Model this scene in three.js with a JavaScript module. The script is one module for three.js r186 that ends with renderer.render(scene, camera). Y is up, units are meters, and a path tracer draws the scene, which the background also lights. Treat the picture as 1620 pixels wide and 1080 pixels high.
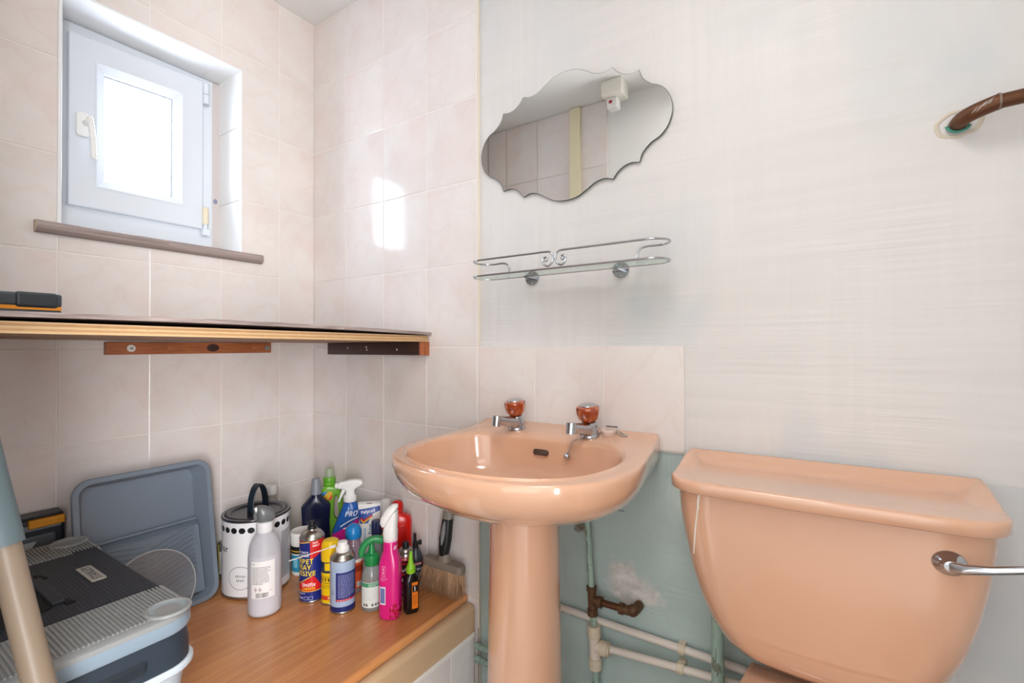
import * as THREE from 'three';
import { RoundedBoxGeometry } from 'three/addons/geometries/RoundedBoxGeometry.js';
import { RectAreaLightUniformsLib } from 'three/addons/lights/RectAreaLightUniformsLib.js';
import { mergeGeometries, toCreasedNormals as creased } from 'three/addons/utils/BufferGeometryUtils.js';

// ------------------------------------------------------------------ camera, sky, lights, exposure
const scene = new THREE.Scene();
const camera = new THREE.PerspectiveCamera(70.99, 1620 / 1080, 0.02, 60);
camera.position.set(1.6514, 1.0305, 1.1346);
camera.rotation.set(0.010331, 0.576619, -0.00398, 'YXZ');
scene.add(camera);
const SKY = 31;
scene.background = new THREE.Color().setRGB(0.8 * SKY, 0.94 * SKY, 1.12 * SKY);
RectAreaLightUniformsLib.init();
const UNSEEN_DOOR_LIGHT = 24, UNSEEN_LAMP = 15;   // both out of view: hall glazed door, bathroom ceiling lamp
const renderer = new THREE.WebGLRenderer({ antialias: true });
renderer.toneMapping = THREE.LinearToneMapping;
renderer.toneMappingExposure = 0.73;
renderer.shadowMap.enabled = true;

// ------------------------------------------------------------------ helpers
// vertices meet within a hundredth of a unit there, so crease in millimetres
function toCreasedNormals(g, a) { g.scale(1000, 1000, 1000); const r = creased(g, a); r.scale(0.001, 0.001, 0.001); return r; }
let seed = 12345;
const rnd = () => { seed |= 0; seed = (seed + 0x6d2b79f5) | 0; let t = Math.imul(seed ^ (seed >>> 15), 1 | seed); t = (t + Math.imul(t ^ (t >>> 7), 61 | t)) ^ t; return ((t ^ (t >>> 14)) >>> 0) / 4294967296; };
const rr = (a, b) => a + (b - a) * rnd();
const used = {};
function numbered(n) { const k = used[n] = (used[n] ?? -1) + 1; return k ? `${n}_${String(k).padStart(3, '0')}` : n; }
function shade(m) { m.castShadow = true; m.receiveShadow = true; return m; }
function mesh(name, geo, mat, parent, label) {
  const m = shade(new THREE.Mesh(geo, mat));
  m.name = parent && parent !== scene ? name : numbered(name);
  if (parent && parent !== scene) { let k = 0, n = name; const has = parent.userData._n ??= {}; k = has[name] = (has[name] ?? -1) + 1; if (k) n = `${name}_${String(k).padStart(3, '0')}`; m.name = n; }
  (parent ?? scene).add(m);
  if (label) m.userData.label = label;
  return m;
}
function thing(name, label, category, pos = [0, 0, 0], ry = 0, group) {
  const g = new THREE.Group(); g.name = numbered(name); g.position.set(...pos); g.rotation.y = ry; scene.add(g);
  g.userData = { label, category }; if (group) g.userData.group = group; return g;
}
function tag(m, label, category, group) { m.userData.label = label; m.userData.category = category; if (group) m.userData.group = group; return m; }
function struct(name, geo, mat, parent) { const m = mesh(name, geo, mat, parent); m.userData.kind = 'structure'; return m; }
const at = (g, x, y, z) => { g.translate(x, y, z); return g; };
const box = (w, h, d, x = 0, y = 0, z = 0) => at(new THREE.BoxGeometry(w, h, d), x, y, z);
const rbox = (w, h, d, r, x = 0, y = 0, z = 0, s = 3) => at(new RoundedBoxGeometry(w, h, d, s, r), x, y, z);
const span = (x0, x1, y0, y1, z0, z1, r) => r ? rbox(x1 - x0, y1 - y0, z1 - z0, r, (x0 + x1) / 2, (y0 + y1) / 2, (z0 + z1) / 2) : box(x1 - x0, y1 - y0, z1 - z0, (x0 + x1) / 2, (y0 + y1) / 2, (z0 + z1) / 2);
const cyl = (r, h, x = 0, y = 0, z = 0, r2 = r, n = 32) => at(new THREE.CylinderGeometry(r2, r, h, n), x, y + h / 2, z);
const V = (x, y, z) => new THREE.Vector3(x, y, z);
function prep(g) { g = g.index ? g.toNonIndexed() : g; for (const k of Object.keys(g.attributes)) if (!['position', 'normal', 'uv'].includes(k)) g.deleteAttribute(k); return g; }
const merge = (l) => mergeGeometries(l.map(prep));
function tube(pts, r, seg = 40, rad = 12, closed = false, tension = 0.5) { return new THREE.TubeGeometry(new THREE.CatmullRomCurve3(pts.map((p) => V(...p)), closed, 'centripetal', tension), seg, r, rad, closed); }
function rod(a, b, r, n = 20, r2 = r) { const A = V(...a), B = V(...b), d = B.clone().sub(A), g = new THREE.CylinderGeometry(r2, r, d.length(), n); g.applyQuaternion(new THREE.Quaternion().setFromUnitVectors(V(0, 1, 0), d.clone().normalize())); g.translate((A.x + B.x) / 2, (A.y + B.y) / 2, (A.z + B.z) / 2); return g; }
// pipe through points with rounded bends
function pipe(pts, r, bend = 0.03, rad = 14) {
  const path = new THREE.CurvePath(), P = pts.map((p) => V(...p)); let prev = P[0];
  for (let i = 1; i < P.length - 1; i++) {
    const a = P[i - 1].clone().sub(P[i]).normalize().multiplyScalar(bend).add(P[i]), b = P[i + 1].clone().sub(P[i]).normalize().multiplyScalar(bend).add(P[i]);
    path.add(new THREE.LineCurve3(prev, a)); path.add(new THREE.QuadraticBezierCurve3(a, P[i], b)); prev = b;
  }
  path.add(new THREE.LineCurve3(prev, P[P.length - 1]));
  return new THREE.TubeGeometry(path, 24 * (pts.length), r, rad, false);
}
// lathe with rounded corners: points [r, y, fillet]; u = 0.5 faces +z
function lathe(pts, n = 40) {
  const out = [];
  pts.forEach(([r, y, f], i) => {
    if (!f || i === 0 || i === pts.length - 1) { out.push(new THREE.Vector2(r, y)); return; }
    const p = new THREE.Vector2(r, y), a = new THREE.Vector2(pts[i - 1][0], pts[i - 1][1]).sub(p), b = new THREE.Vector2(pts[i + 1][0], pts[i + 1][1]).sub(p);
    const fa = Math.min(f, a.length() * 0.49), fb = Math.min(f, b.length() * 0.49); a.setLength(fa).add(p); b.setLength(fb).add(p);
    for (let k = 0; k <= 5; k++) { const t = k / 5; out.push(new THREE.Vector2((1 - t) ** 2 * a.x + 2 * t * (1 - t) * p.x + t * t * b.x, (1 - t) ** 2 * a.y + 2 * t * (1 - t) * p.y + t * t * b.y)); }
  });
  const g = new THREE.LatheGeometry(out, n); g.rotateY(Math.PI); return toCreasedNormals(g, 0.7);
}
const sleeve = (r, y0, y1, n = 48, r2 = r) => { const g = new THREE.LatheGeometry([new THREE.Vector2(r, y0), new THREE.Vector2(r2, y1)], n); g.rotateY(Math.PI); return g; };
function patch(r, y0, y1, a0, a1, n = 20, k = 1) { // part of a cylinder round +z, angles in radians, u left to right
  const g = new THREE.LatheGeometry([new THREE.Vector2(r, y0), new THREE.Vector2(r, y1)], n, a0, a1 - a0); if (k !== 1) g.scale(1, 1, k); return g;
}
function shapeOf(pts) { const s = new THREE.Shape(); pts.forEach((p, i) => i ? s.lineTo(p[0], p[1]) : s.moveTo(p[0], p[1])); s.closePath(); return s; }
function extrude(shape, depth, bevel = 0, seg = 3, curve = 12) { return new THREE.ExtrudeGeometry(shape, { depth: depth - 2 * bevel, bevelEnabled: bevel > 0, bevelSize: bevel, bevelThickness: bevel, bevelOffset: -bevel, bevelSegments: seg, curveSegments: curve }).translate(0, 0, bevel); }
function splineShape(pts, n = 90) { const c = new THREE.CatmullRomCurve3(pts.map((p) => V(p[0], p[1], 0)), true, 'centripetal'); return new THREE.Shape(c.getPoints(n).slice(0, -1).map((p) => new THREE.Vector2(p.x, p.y))); }
function rrShape(w, h, r, x = 0, y = 0) { const s = new THREE.Shape(), a = x - w / 2, b = y - h / 2; s.moveTo(a + r, b); s.lineTo(a + w - r, b); s.absarc(a + w - r, b + r, r, -Math.PI / 2, 0); s.lineTo(a + w, b + h - r); s.absarc(a + w - r, b + h - r, r, 0, Math.PI / 2); s.lineTo(a + r, b + h); s.absarc(a + r, b + h - r, r, Math.PI / 2, Math.PI); s.lineTo(a, b + r); s.absarc(a + r, b + r, r, Math.PI, 1.5 * Math.PI); return s; }
// surface through rings of equally many points (closed rings)
function loft(rings, capA = true, capB = true, crease = 0.8) {
  const n = rings[0].length, pos = [], uv = [], idx = [];
  rings.forEach((r, j) => { for (let i = 0; i <= n; i++) { const p = r[i % n]; pos.push(...p); uv.push(i / n, j / (rings.length - 1)); } });
  for (let j = 0; j < rings.length - 1; j++) for (let i = 0; i < n; i++) { const a = j * (n + 1) + i, b = a + n + 1; idx.push(a, a + 1, b, a + 1, b + 1, b); }
  const cap = (r, flip) => { const c = pos.length / 3, m = [0, 0, 0]; r.forEach((p) => { m[0] += p[0] / n; m[1] += p[1] / n; m[2] += p[2] / n; }); pos.push(...m); uv.push(0.5, 0.5); r.forEach((p) => { pos.push(...p); uv.push(0, 0); }); for (let i = 0; i < n; i++) flip ? idx.push(c, c + 1 + (i + 1) % n, c + 1 + i) : idx.push(c, c + 1 + i, c + 1 + (i + 1) % n); };
  if (capA) cap(rings[0], true); if (capB) cap(rings[rings.length - 1], false);
  const g = new THREE.BufferGeometry(); g.setAttribute('position', new THREE.Float32BufferAttribute(pos, 3)); g.setAttribute('uv', new THREE.Float32BufferAttribute(uv, 2)); g.setIndex(idx);
  return crease ? toCreasedNormals(g, crease) : (g.computeVertexNormals(), g);
}
function setUV(g, f) { const p = g.attributes.position, u = new Float32Array(p.count * 2); for (let i = 0; i < p.count; i++) { const [a, b] = f(p.getX(i), p.getY(i), p.getZ(i)); u[2 * i] = a; u[2 * i + 1] = b; } g.setAttribute('uv', new THREE.BufferAttribute(u, 2)); return g; }
function boxUV(g) { // uv in metres by the dominant axis of each face
  if (g.index) g = g.toNonIndexed(); const p = g.attributes.position, n = g.attributes.normal, u = new Float32Array(p.count * 2);
  for (let i = 0; i < p.count; i++) { const ax = Math.abs(n.getX(i)), ay = Math.abs(n.getY(i)), az = Math.abs(n.getZ(i)); const [a, b] = ax >= ay && ax >= az ? [p.getZ(i), p.getY(i)] : ay >= az ? [p.getX(i), p.getZ(i)] : [p.getX(i), p.getY(i)]; u[2 * i] = a; u[2 * i + 1] = b; }
  g.setAttribute('uv', new THREE.BufferAttribute(u, 2)); return g;
}
// noise
const perm = new Float32Array(65536); for (let i = 0; i < 65536; i++) perm[i] = rnd();
const vn = (x, y, w) => { const xi = Math.floor(x), yi = Math.floor(y), fx = x - xi, fy = y - yi, sx = fx * fx * (3 - 2 * fx), sy = fy * fy * (3 - 2 * fy); const q = (a, b) => perm[((((a % w) + w) % w) * 73 + (((b % w) + w) % w) * 251) & 65535]; return (q(xi, yi) * (1 - sx) + q(xi + 1, yi) * sx) * (1 - sy) + (q(xi, yi + 1) * (1 - sx) + q(xi + 1, yi + 1) * sx) * sy; };
const fbm = (x, y, w, o = 4) => { let s = 0, a = 0.5, t = 0; for (let i = 0; i < o; i++) { s += a * vn(x, y, w); t += a; x *= 2; y *= 2; w *= 2; a *= 0.5; } return s / t; };
function dataTex(w, h, f, srgb = true) {
  const d = new Uint8Array(w * h * 4);
  for (let j = 0; j < h; j++) for (let i = 0; i < w; i++) { const c = f(i / w, j / h), k = (j * w + i) * 4; for (let q = 0; q < 3; q++) d[k + q] = Math.max(0, Math.min(255, c[q])); d[k + 3] = 255; }
  const t = new THREE.DataTexture(d, w, h); t.wrapS = t.wrapT = THREE.RepeatWrapping; t.magFilter = THREE.LinearFilter; t.minFilter = THREE.LinearMipmapLinearFilter; t.generateMipmaps = true; if (srgb) t.colorSpace = THREE.SRGBColorSpace; t.needsUpdate = true; return t;
}
function canvas(w, h, draw, bg) { const c = document.createElement('canvas'); c.width = w; c.height = h; const x = c.getContext('2d'); if (bg) { x.fillStyle = bg; x.fillRect(0, 0, w, h); } draw(x, w, h); const t = new THREE.CanvasTexture(c); t.colorSpace = THREE.SRGBColorSpace; t.needsUpdate = true; return t; }
const text = (x, s, px, py, size, color, font = 'sans-serif', weight = 'bold', align = 'left') => { x.fillStyle = color; x.font = `${weight} ${size}px ${font}`; x.textAlign = align; x.fillText(s, px, py); };
const lines = (x, px, py, w, n, gap, th, color) => { x.fillStyle = color; for (let i = 0; i < n; i++) { let q = px; const end = px + w * (i === n - 1 ? 0.6 : rr(0.85, 1)); while (q < end) { const l = Math.min(rr(th * 1.5, th * 5), end - q); x.fillRect(q, py + i * gap, l, th); q += l + th * 0.9; } } };
const barcode = (x, px, py, w, h) => { x.fillStyle = '#fff'; x.fillRect(px - 4, py - 4, w + 8, h + 8); x.fillStyle = '#222'; let q = px; while (q < px + w) { const l = rr(1.5, 5); x.fillRect(q, py, Math.min(l, px + w - q), h); q += l + rr(1.5, 4.5); } };
// materials
const S = (o) => new THREE.MeshPhysicalMaterial({ roughness: 0.5, metalness: 0, ...o });
const plastic = (color, roughness = 0.35, o = {}) => S({ color, roughness, ...o });
const withMap = (map, roughness = 0.35, o = {}) => S({ map, roughness, ...o });
const CAM = [1.6514, 1.1346];
const face = (x, z, extra = 0) => Math.atan2(CAM[0] - x, CAM[1] - z) + extra;
const M = {};
M.chrome = S({ color: 0xbcc0c6, metalness: 1, roughness: 0.12 });
M.steel = S({ color: 0xb9b6b0, metalness: 1, roughness: 0.3 });
M.white = plastic(0xf1f0ee, 0.3);
M.black = plastic(0x16171a, 0.4);
M.pvc = plastic(0xe4eaf2, 0.22);
M.grout = S({ color: 0xf0ebe6, roughness: 0.85 });

// ------------------------------------------------------------------ surface textures
const tileTex = dataTex(512, 512, (u, v) => {
  const n = fbm(u * 5 + 3, v * 5, 5, 5), m = fbm(u * 3, v * 3 + 7, 3, 3), w = Math.abs(fbm(u * 4 + m * 1.5, v * 4 + 1.3, 4, 4) - 0.5), vein = Math.max(0, 1 - w * 16);
  const k = (n - 0.5) * 15, p = Math.max(0, m - 0.48) * 34;
  return [236 + k * 0.6 - vein * 2, 229 + k - p * 0.42 - vein * 4, 225 + k * 1.1 - p * 0.48 - vein * 5];
});
tileTex.repeat.set(2.5, 2.5);
const tileMats = [0, 1, 2, 3].map((i) => { const t = tileTex.clone(); t.offset.set(i * 0.37, i * 0.21); t.rotation = i * 0.4; t.needsUpdate = true; const f = [1, 0.985, 1, 0.993][i]; return S({ map: t, color: new THREE.Color(f, f, f), roughness: 0.11, specularIntensity: 1, ior: 1.55 }); });
// painted plaster of the mirror wall, 2.4 m x 2.3 m: white coat above, old green below
const wallTex = dataTex(2048, 2048, (u, v) => {
  const x = u * 2.4, y = v * 2.3;
  const stroke = fbm(u * 170, v * 7, 170, 3) - 0.5, strokeH = fbm(u * 6, v * 150, 150, 3) - 0.5, patchy = fbm(u * 5, v * 5, 8, 4) - 0.5, fine = vn(u * 900, v * 900, 900) - 0.5;
  const mixd = Math.max(0, Math.min(1, 0.5 + patchy * 4));
  const s = stroke * mixd + strokeH * (1 - mixd);
  let c = [224 + s * 9 + patchy * 7, 221 + s * 9 + patchy * 7, 219 + s * 9 + patchy * 6];
  const thin = Math.max(0, fbm(u * 9 + 5, v * 6, 16, 4) - 0.56) * 2.2 * (y < 1.15 ? 1.5 : 0.7) * (0.6 + s);
  c = [c[0] - thin * 44, c[1] - thin * 24, c[2] - thin * 12];
  const edge = 0.787 + (fbm(u * 40, 0.5, 64, 3) - 0.5) * 0.012;
  const right = Math.max(0, Math.min(1, (x - 1.72) / 0.12));
  if (y < edge && right < 1) {
    const gn = patchy * 18 + fine * 5 + (fbm(u * 30, v * 30, 64, 4) - 0.5) * 16;
    let g = [184 + gn * 0.9, 203 + gn, 201 + gn];
    const lite = Math.max(0, fbm(u * 12 + 9, v * 10 + 2, 32, 4) - 0.53) * 2.5; g = [g[0] + lite * 60, g[1] + lite * 50, g[2] + lite * 48];
    const sp = fbm(u * 70 + 1, v * 70, 128, 2); if (sp > 0.93) g = [g[0] - 50, g[1] - 50, g[2] - 50];
    // filler round the brown elbow
    const dx = (x - 1.262) / 0.06, dy = (y - 0.445) / 0.07, d = Math.sqrt(dx * dx + dy * dy) + (fbm(u * 60, v * 60, 128, 4) - 0.5) * 1.7;
    if (d < 1) { const q = Math.min(1, (1 - d) * 2.2), f = (fbm(u * 160, v * 160, 256, 3) - 0.5) * 50; g = [g[0] + (214 + f - g[0]) * q, g[1] + (212 + f - g[1]) * q, g[2] + (208 + f - g[2]) * q]; }
    // broken plaster behind the pedestal
    const ex = (x - 1.122) / 0.035, ey = (y - 0.575) / 0.05, e = Math.sqrt(ex * ex + ey * ey) + (fbm(u * 50 + 3, v * 50, 128, 4) - 0.5) * 1.6;
    if (e < 0.95) { const q = Math.min(1, (0.95 - e) * 3), f = (fbm(u * 120, v * 120, 256, 3) - 0.45) * 190; g = [g[0] + (118 + f - g[0]) * q, g[1] + (112 + f - g[1]) * q, g[2] + (98 + f - g[2]) * q]; }
    c = [g[0] * (1 - right) + c[0] * right, g[1] * (1 - right) + c[1] * right, g[2] * (1 - right) + c[2] * right];
  } else if (y < edge) c = [c[0] - 12, c[1] - 8, c[2] - 5];
  return c;
});
wallTex.repeat.set(1 / 2.4, 1 / 2.3);
const brushBump = dataTex(1024, 1024, (u, v) => { const p = fbm(u * 4, v * 4, 4, 2), a = fbm(u * 128, v * 5, 128, 4), b = fbm(u * 5, v * 128, 128, 4), k = Math.max(0, Math.min(1, (p - 0.42) * 7)); const s = 255 * (a * k + b * (1 - k)) * 0.8 + 40 * fbm(u * 16, v * 16, 16, 3); return [s, s, s]; }, false);
M.paint = S({ map: wallTex, bumpMap: brushBump, bumpScale: 0.0009, roughness: 0.5 });
const plainBump = dataTex(256, 256, (u, v) => { const s = 255 * fbm(u * 12, v * 12, 12, 5); return [s, s, s]; }, false);
M.plaster = S({ color: 0xf4f3f0, bumpMap: plainBump, bumpScale: 0.002, roughness: 0.75 });
M.hall = S({ color: 0xe8e8e6, bumpMap: plainBump, bumpScale: 0.002, roughness: 0.8 });
function woodTex(base, dark, along, rings = 26, w = 512, amp = 1) { // grain runs along v
  return dataTex(w, w, (u, v) => { const wob = fbm(u * 3, v * 2, 8, 3), g = fbm(u * rings * 3 + wob * 4, v * along, 64, 4), f = vn(u * 220, v * 9, 256), pore = vn(u * 260 + 5, v * 22, 300) > 0.86 ? 0.35 : 0; const k = Math.max(0, Math.min(1, (0.62 * g + 0.38 * f - 0.2) * 1.25 + pore * 0.4)) * amp; return [0, 1, 2].map((q) => base[q] + (dark[q] - base[q]) * k); });
}
const boardTex = woodTex([226, 158, 98], [190, 120, 68], 5, 16); boardTex.repeat.set(2.2, 1.1);
M.board = S({ map: boardTex, roughness: 0.3, clearcoat: 0.25, clearcoatRoughness: 0.25 });
const pineTex = woodTex([196, 118, 70], [128, 66, 36], 3, 8); pineTex.rotation = Math.PI / 2; pineTex.repeat.set(4, 4);
M.pine = S({ map: pineTex, roughness: 0.45 });
const greyTex = woodTex([186, 170, 164], [108, 94, 92], 4, 12); greyTex.repeat.set(3, 2);
M.greywood = S({ map: greyTex, roughness: 0.5 });
const greyTexZ = greyTex.clone(); greyTexZ.rotation = Math.PI / 2; greyTexZ.repeat.set(3, 3); greyTexZ.needsUpdate = true;
M.greywoodZ = S({ map: greyTexZ, roughness: 0.5 });
const plyTex = dataTex(512, 128, (u, v) => { const band = [[222, 190, 146], [200, 160, 114], [226, 196, 152], [196, 154, 108], [224, 192, 150]][Math.min(4, Math.floor(v * 5))], n = (fbm(u * 40, v * 60, 64, 3) - 0.5) * 34, d = vn(u * 50, v * 18 + 3, 64) > 0.965 ? -110 : 0; return band.map((q) => q + n + d); });
plyTex.repeat.set(1 / 0.6, 1 / 0.02);
M.plyEdge = S({ map: plyTex, color: 0xf2ece6, roughness: 0.7 });
const plyFace = woodTex([188, 152, 124], [150, 110, 84], 3, 6); plyFace.repeat.set(1.5, 1.5);
M.plyFace = S({ map: plyFace, roughness: 0.65 });
const darkTex = woodTex([74, 46, 40], [38, 24, 24], 3, 6); darkTex.rotation = Math.PI / 2; darkTex.repeat.set(4, 4);
M.darkwood = S({ map: darkTex, roughness: 0.4 });
const ceramicColor = new THREE.Color(0xdeae90);
M.ceramic = S({ color: ceramicColor, roughness: 0.14, ior: 1.5, clearcoat: 1, clearcoatRoughness: 0.04 });
M.copper = S({ color: 0x68442f, metalness: 0.65, roughness: 0.42, bumpMap: plainBump, bumpScale: 0.001 });
const fitTex = dataTex(256, 256, (u, v) => { const n = fbm(u * 10, v * 10, 16, 4); return [74 + n * 50, 54 + n * 34, 38 + n * 22]; });
M.fitting = S({ map: fitTex, metalness: 0.4, roughness: 0.5 });
const gpTex = dataTex(256, 512, (u, v) => { const n = fbm(u * 6, v * 14, 16, 5), q = n > 0.66 ? 1 : 0; return [[158, 184, 172], [112, 122, 108]][q].map((c) => c + (n - 0.5) * 40); });
M.greenPipe = S({ map: gpTex, color: 0xffffff, roughness: 0.5 });
M.pipeWhite = plastic(0xe3dbd2, 0.35);
M.pipeCream = plastic(0xd9cdb6, 0.4);

// ------------------------------------------------------------------ room shell
const CEIL = 2.281, RX = 2.35, OPP = 1.165;
const rows = [0.03, 0.28, 0.53, 0.78, 1.03, 1.28, 1.53, 1.78, 2.03, CEIL];
function tileGeo(shape) { return boxUV(toCreasedNormals(extrude(shape, 0.007, 0.0012, 2), 0.12)); }
const tileCache = {};
function addTile(parent, pts, place, key) {
  const g = tileCache[key] ??= tileGeo(shapeOf(pts));
  const t = mesh('tile', g, tileMats[Math.floor(rnd() * 4)], parent); place(t); return t;
}
// left wall (x = 0 is the face of its tiles), with the window opening
const WIN = { z0: 0.281, z1: 0.735, y0: 1.35, y1: 1.967 };
{
  // wall plane built in (z, y): extruded along -x
  const s = shapeOf([[-0.3, -0.1], [2.8, -0.1], [2.8, CEIL + 0.1], [-0.3, CEIL + 0.1]]);
  s.holes.push(new THREE.Path([[WIN.z0 - 0.004, WIN.y0 - 0.02], [WIN.z1 + 0.006, WIN.y0 - 0.02], [WIN.z1 + 0.006, WIN.y1 + 0.006], [WIN.z0 - 0.004, WIN.y1 + 0.006]].map((p) => new THREE.Vector2(...p))));
  const g = extrude(s, 0.24); g.rotateY(-Math.PI / 2); g.translate(-0.0012, 0, 0);   // shape x -> z, depth -> -x
  const wall = struct('wall_left', g, M.grout);
  const cols = [0.0005, 0.141, 0.341, 0.541, 0.741, 0.941, 1.1645], gap = 0.0016;
  for (let c = 0; c < cols.length - 1; c++) for (let r = 0; r < rows.length - 1; r++) {
    let z0 = cols[c] + (c ? gap : 0), z1 = cols[c + 1] - gap, y0 = rows[r] + gap, y1 = rows[r + 1] - gap, pts;
    const W = { z0: WIN.z0 - 0.004, z1: 0.742, y0: WIN.y0 - 0.02, y1: WIN.y1 + 0.006 };
    const hz0 = Math.max(z0, W.z0), hz1 = Math.min(z1, W.z1), hy0 = Math.max(y0, W.y0), hy1 = Math.min(y1, W.y1);
    if (hz1 > hz0 && hy1 > hy0) {
      const fz = hz0 <= z0 && hz1 >= z1, fy = hy0 <= y0 && hy1 >= y1;
      if (fz && fy) continue;
      if (fz) { if (hy0 > y0) y1 = hy0; else y0 = hy1; pts = null; }
      else if (fy) { if (hz0 > z0) z1 = hz0; else z0 = hz1; pts = null; }
      else if (hz0 > z0 && hy0 > y0) pts = [[z0, y0], [z1, y0], [z1, hy0], [hz0, hy0], [hz0, y1], [z0, y1]];
      else if (hz0 > z0) pts = [[z0, y0], [hz0, y0], [hz0, hy1], [z1, hy1], [z1, y1], [z0, y1]];
    }
    pts ??= [[z0, y0], [z1, y0], [z1, y1], [z0, y1]];
    const w = z1 - z0, h = y1 - y0, local = pts.map((p) => [-(p[0] - z0), p[1] - y0]).reverse();  // faces +x
    addTile(wall, local, (t) => { t.rotation.y = Math.PI / 2; t.position.set(-0.007, y0, z0); }, `L${pts.length}_${w.toFixed(3)}_${h.toFixed(3)}_${pts.length > 4 ? c + '_' + r : ''}`);
  }
}
// mirror wall (z = 0 is the face of its tiles; paint lies 6 mm behind)
{
  const g = setUV(box(RX + 0.5, CEIL + 0.2, 0.2, RX / 2, CEIL / 2, -0.1 - 0.006), (x, y) => [x, y]);
  const wall = struct('wall_back', g, M.paint);
  const cols = [0.0005, 0.189, 0.389, 0.5885, 0.7905], gap = 0.0016;
  mesh('grout_bed', span(0, 0.7925, 0.2, CEIL, -0.006, -0.0012), M.grout, wall);
  mesh('grout_bed', span(0.7925, 1.384, 0.782, 1.029, -0.006, -0.002), M.grout, wall);
  for (let c = 0; c < 4; c++) for (let r = 0; r < rows.length - 1; r++) {
    const x0 = cols[c] + (c ? gap : 0), x1 = cols[c + 1] - gap, y0 = rows[r] + gap, y1 = rows[r + 1] - gap, w = x1 - x0, h = y1 - y0;
    addTile(wall, [[0, 0], [w, 0], [w, h], [0, h]], (t) => t.position.set(x0, y0, -0.007), `B_${w.toFixed(3)}_${h.toFixed(3)}`);
  }
  const sc = [0.7925, 0.989, 1.187, 1.385];
  for (let c = 0; c < 3; c++) { const x0 = sc[c] + gap, x1 = sc[c + 1] - gap, w = x1 - x0, h = 0.2445; addTile(wall, [[0, 0], [w, 0], [w, h], [0, h]], (t) => t.position.set(x0, 0.7855, -0.0065), `S_${w.toFixed(3)}`); }
  struct('trim_1', span(0.7912, 0.7995, 1.031, CEIL, -0.006, -0.0005, 0.002), S({ color: 0xe6dccb, roughness: 0.7 }));
  struct('trim_2', span(0.7912, 0.7965, 0.0, 0.784, -0.0065, -0.001, 0.002), S({ color: 0xd2c6b4, roughness: 0.8 }));
}
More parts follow.
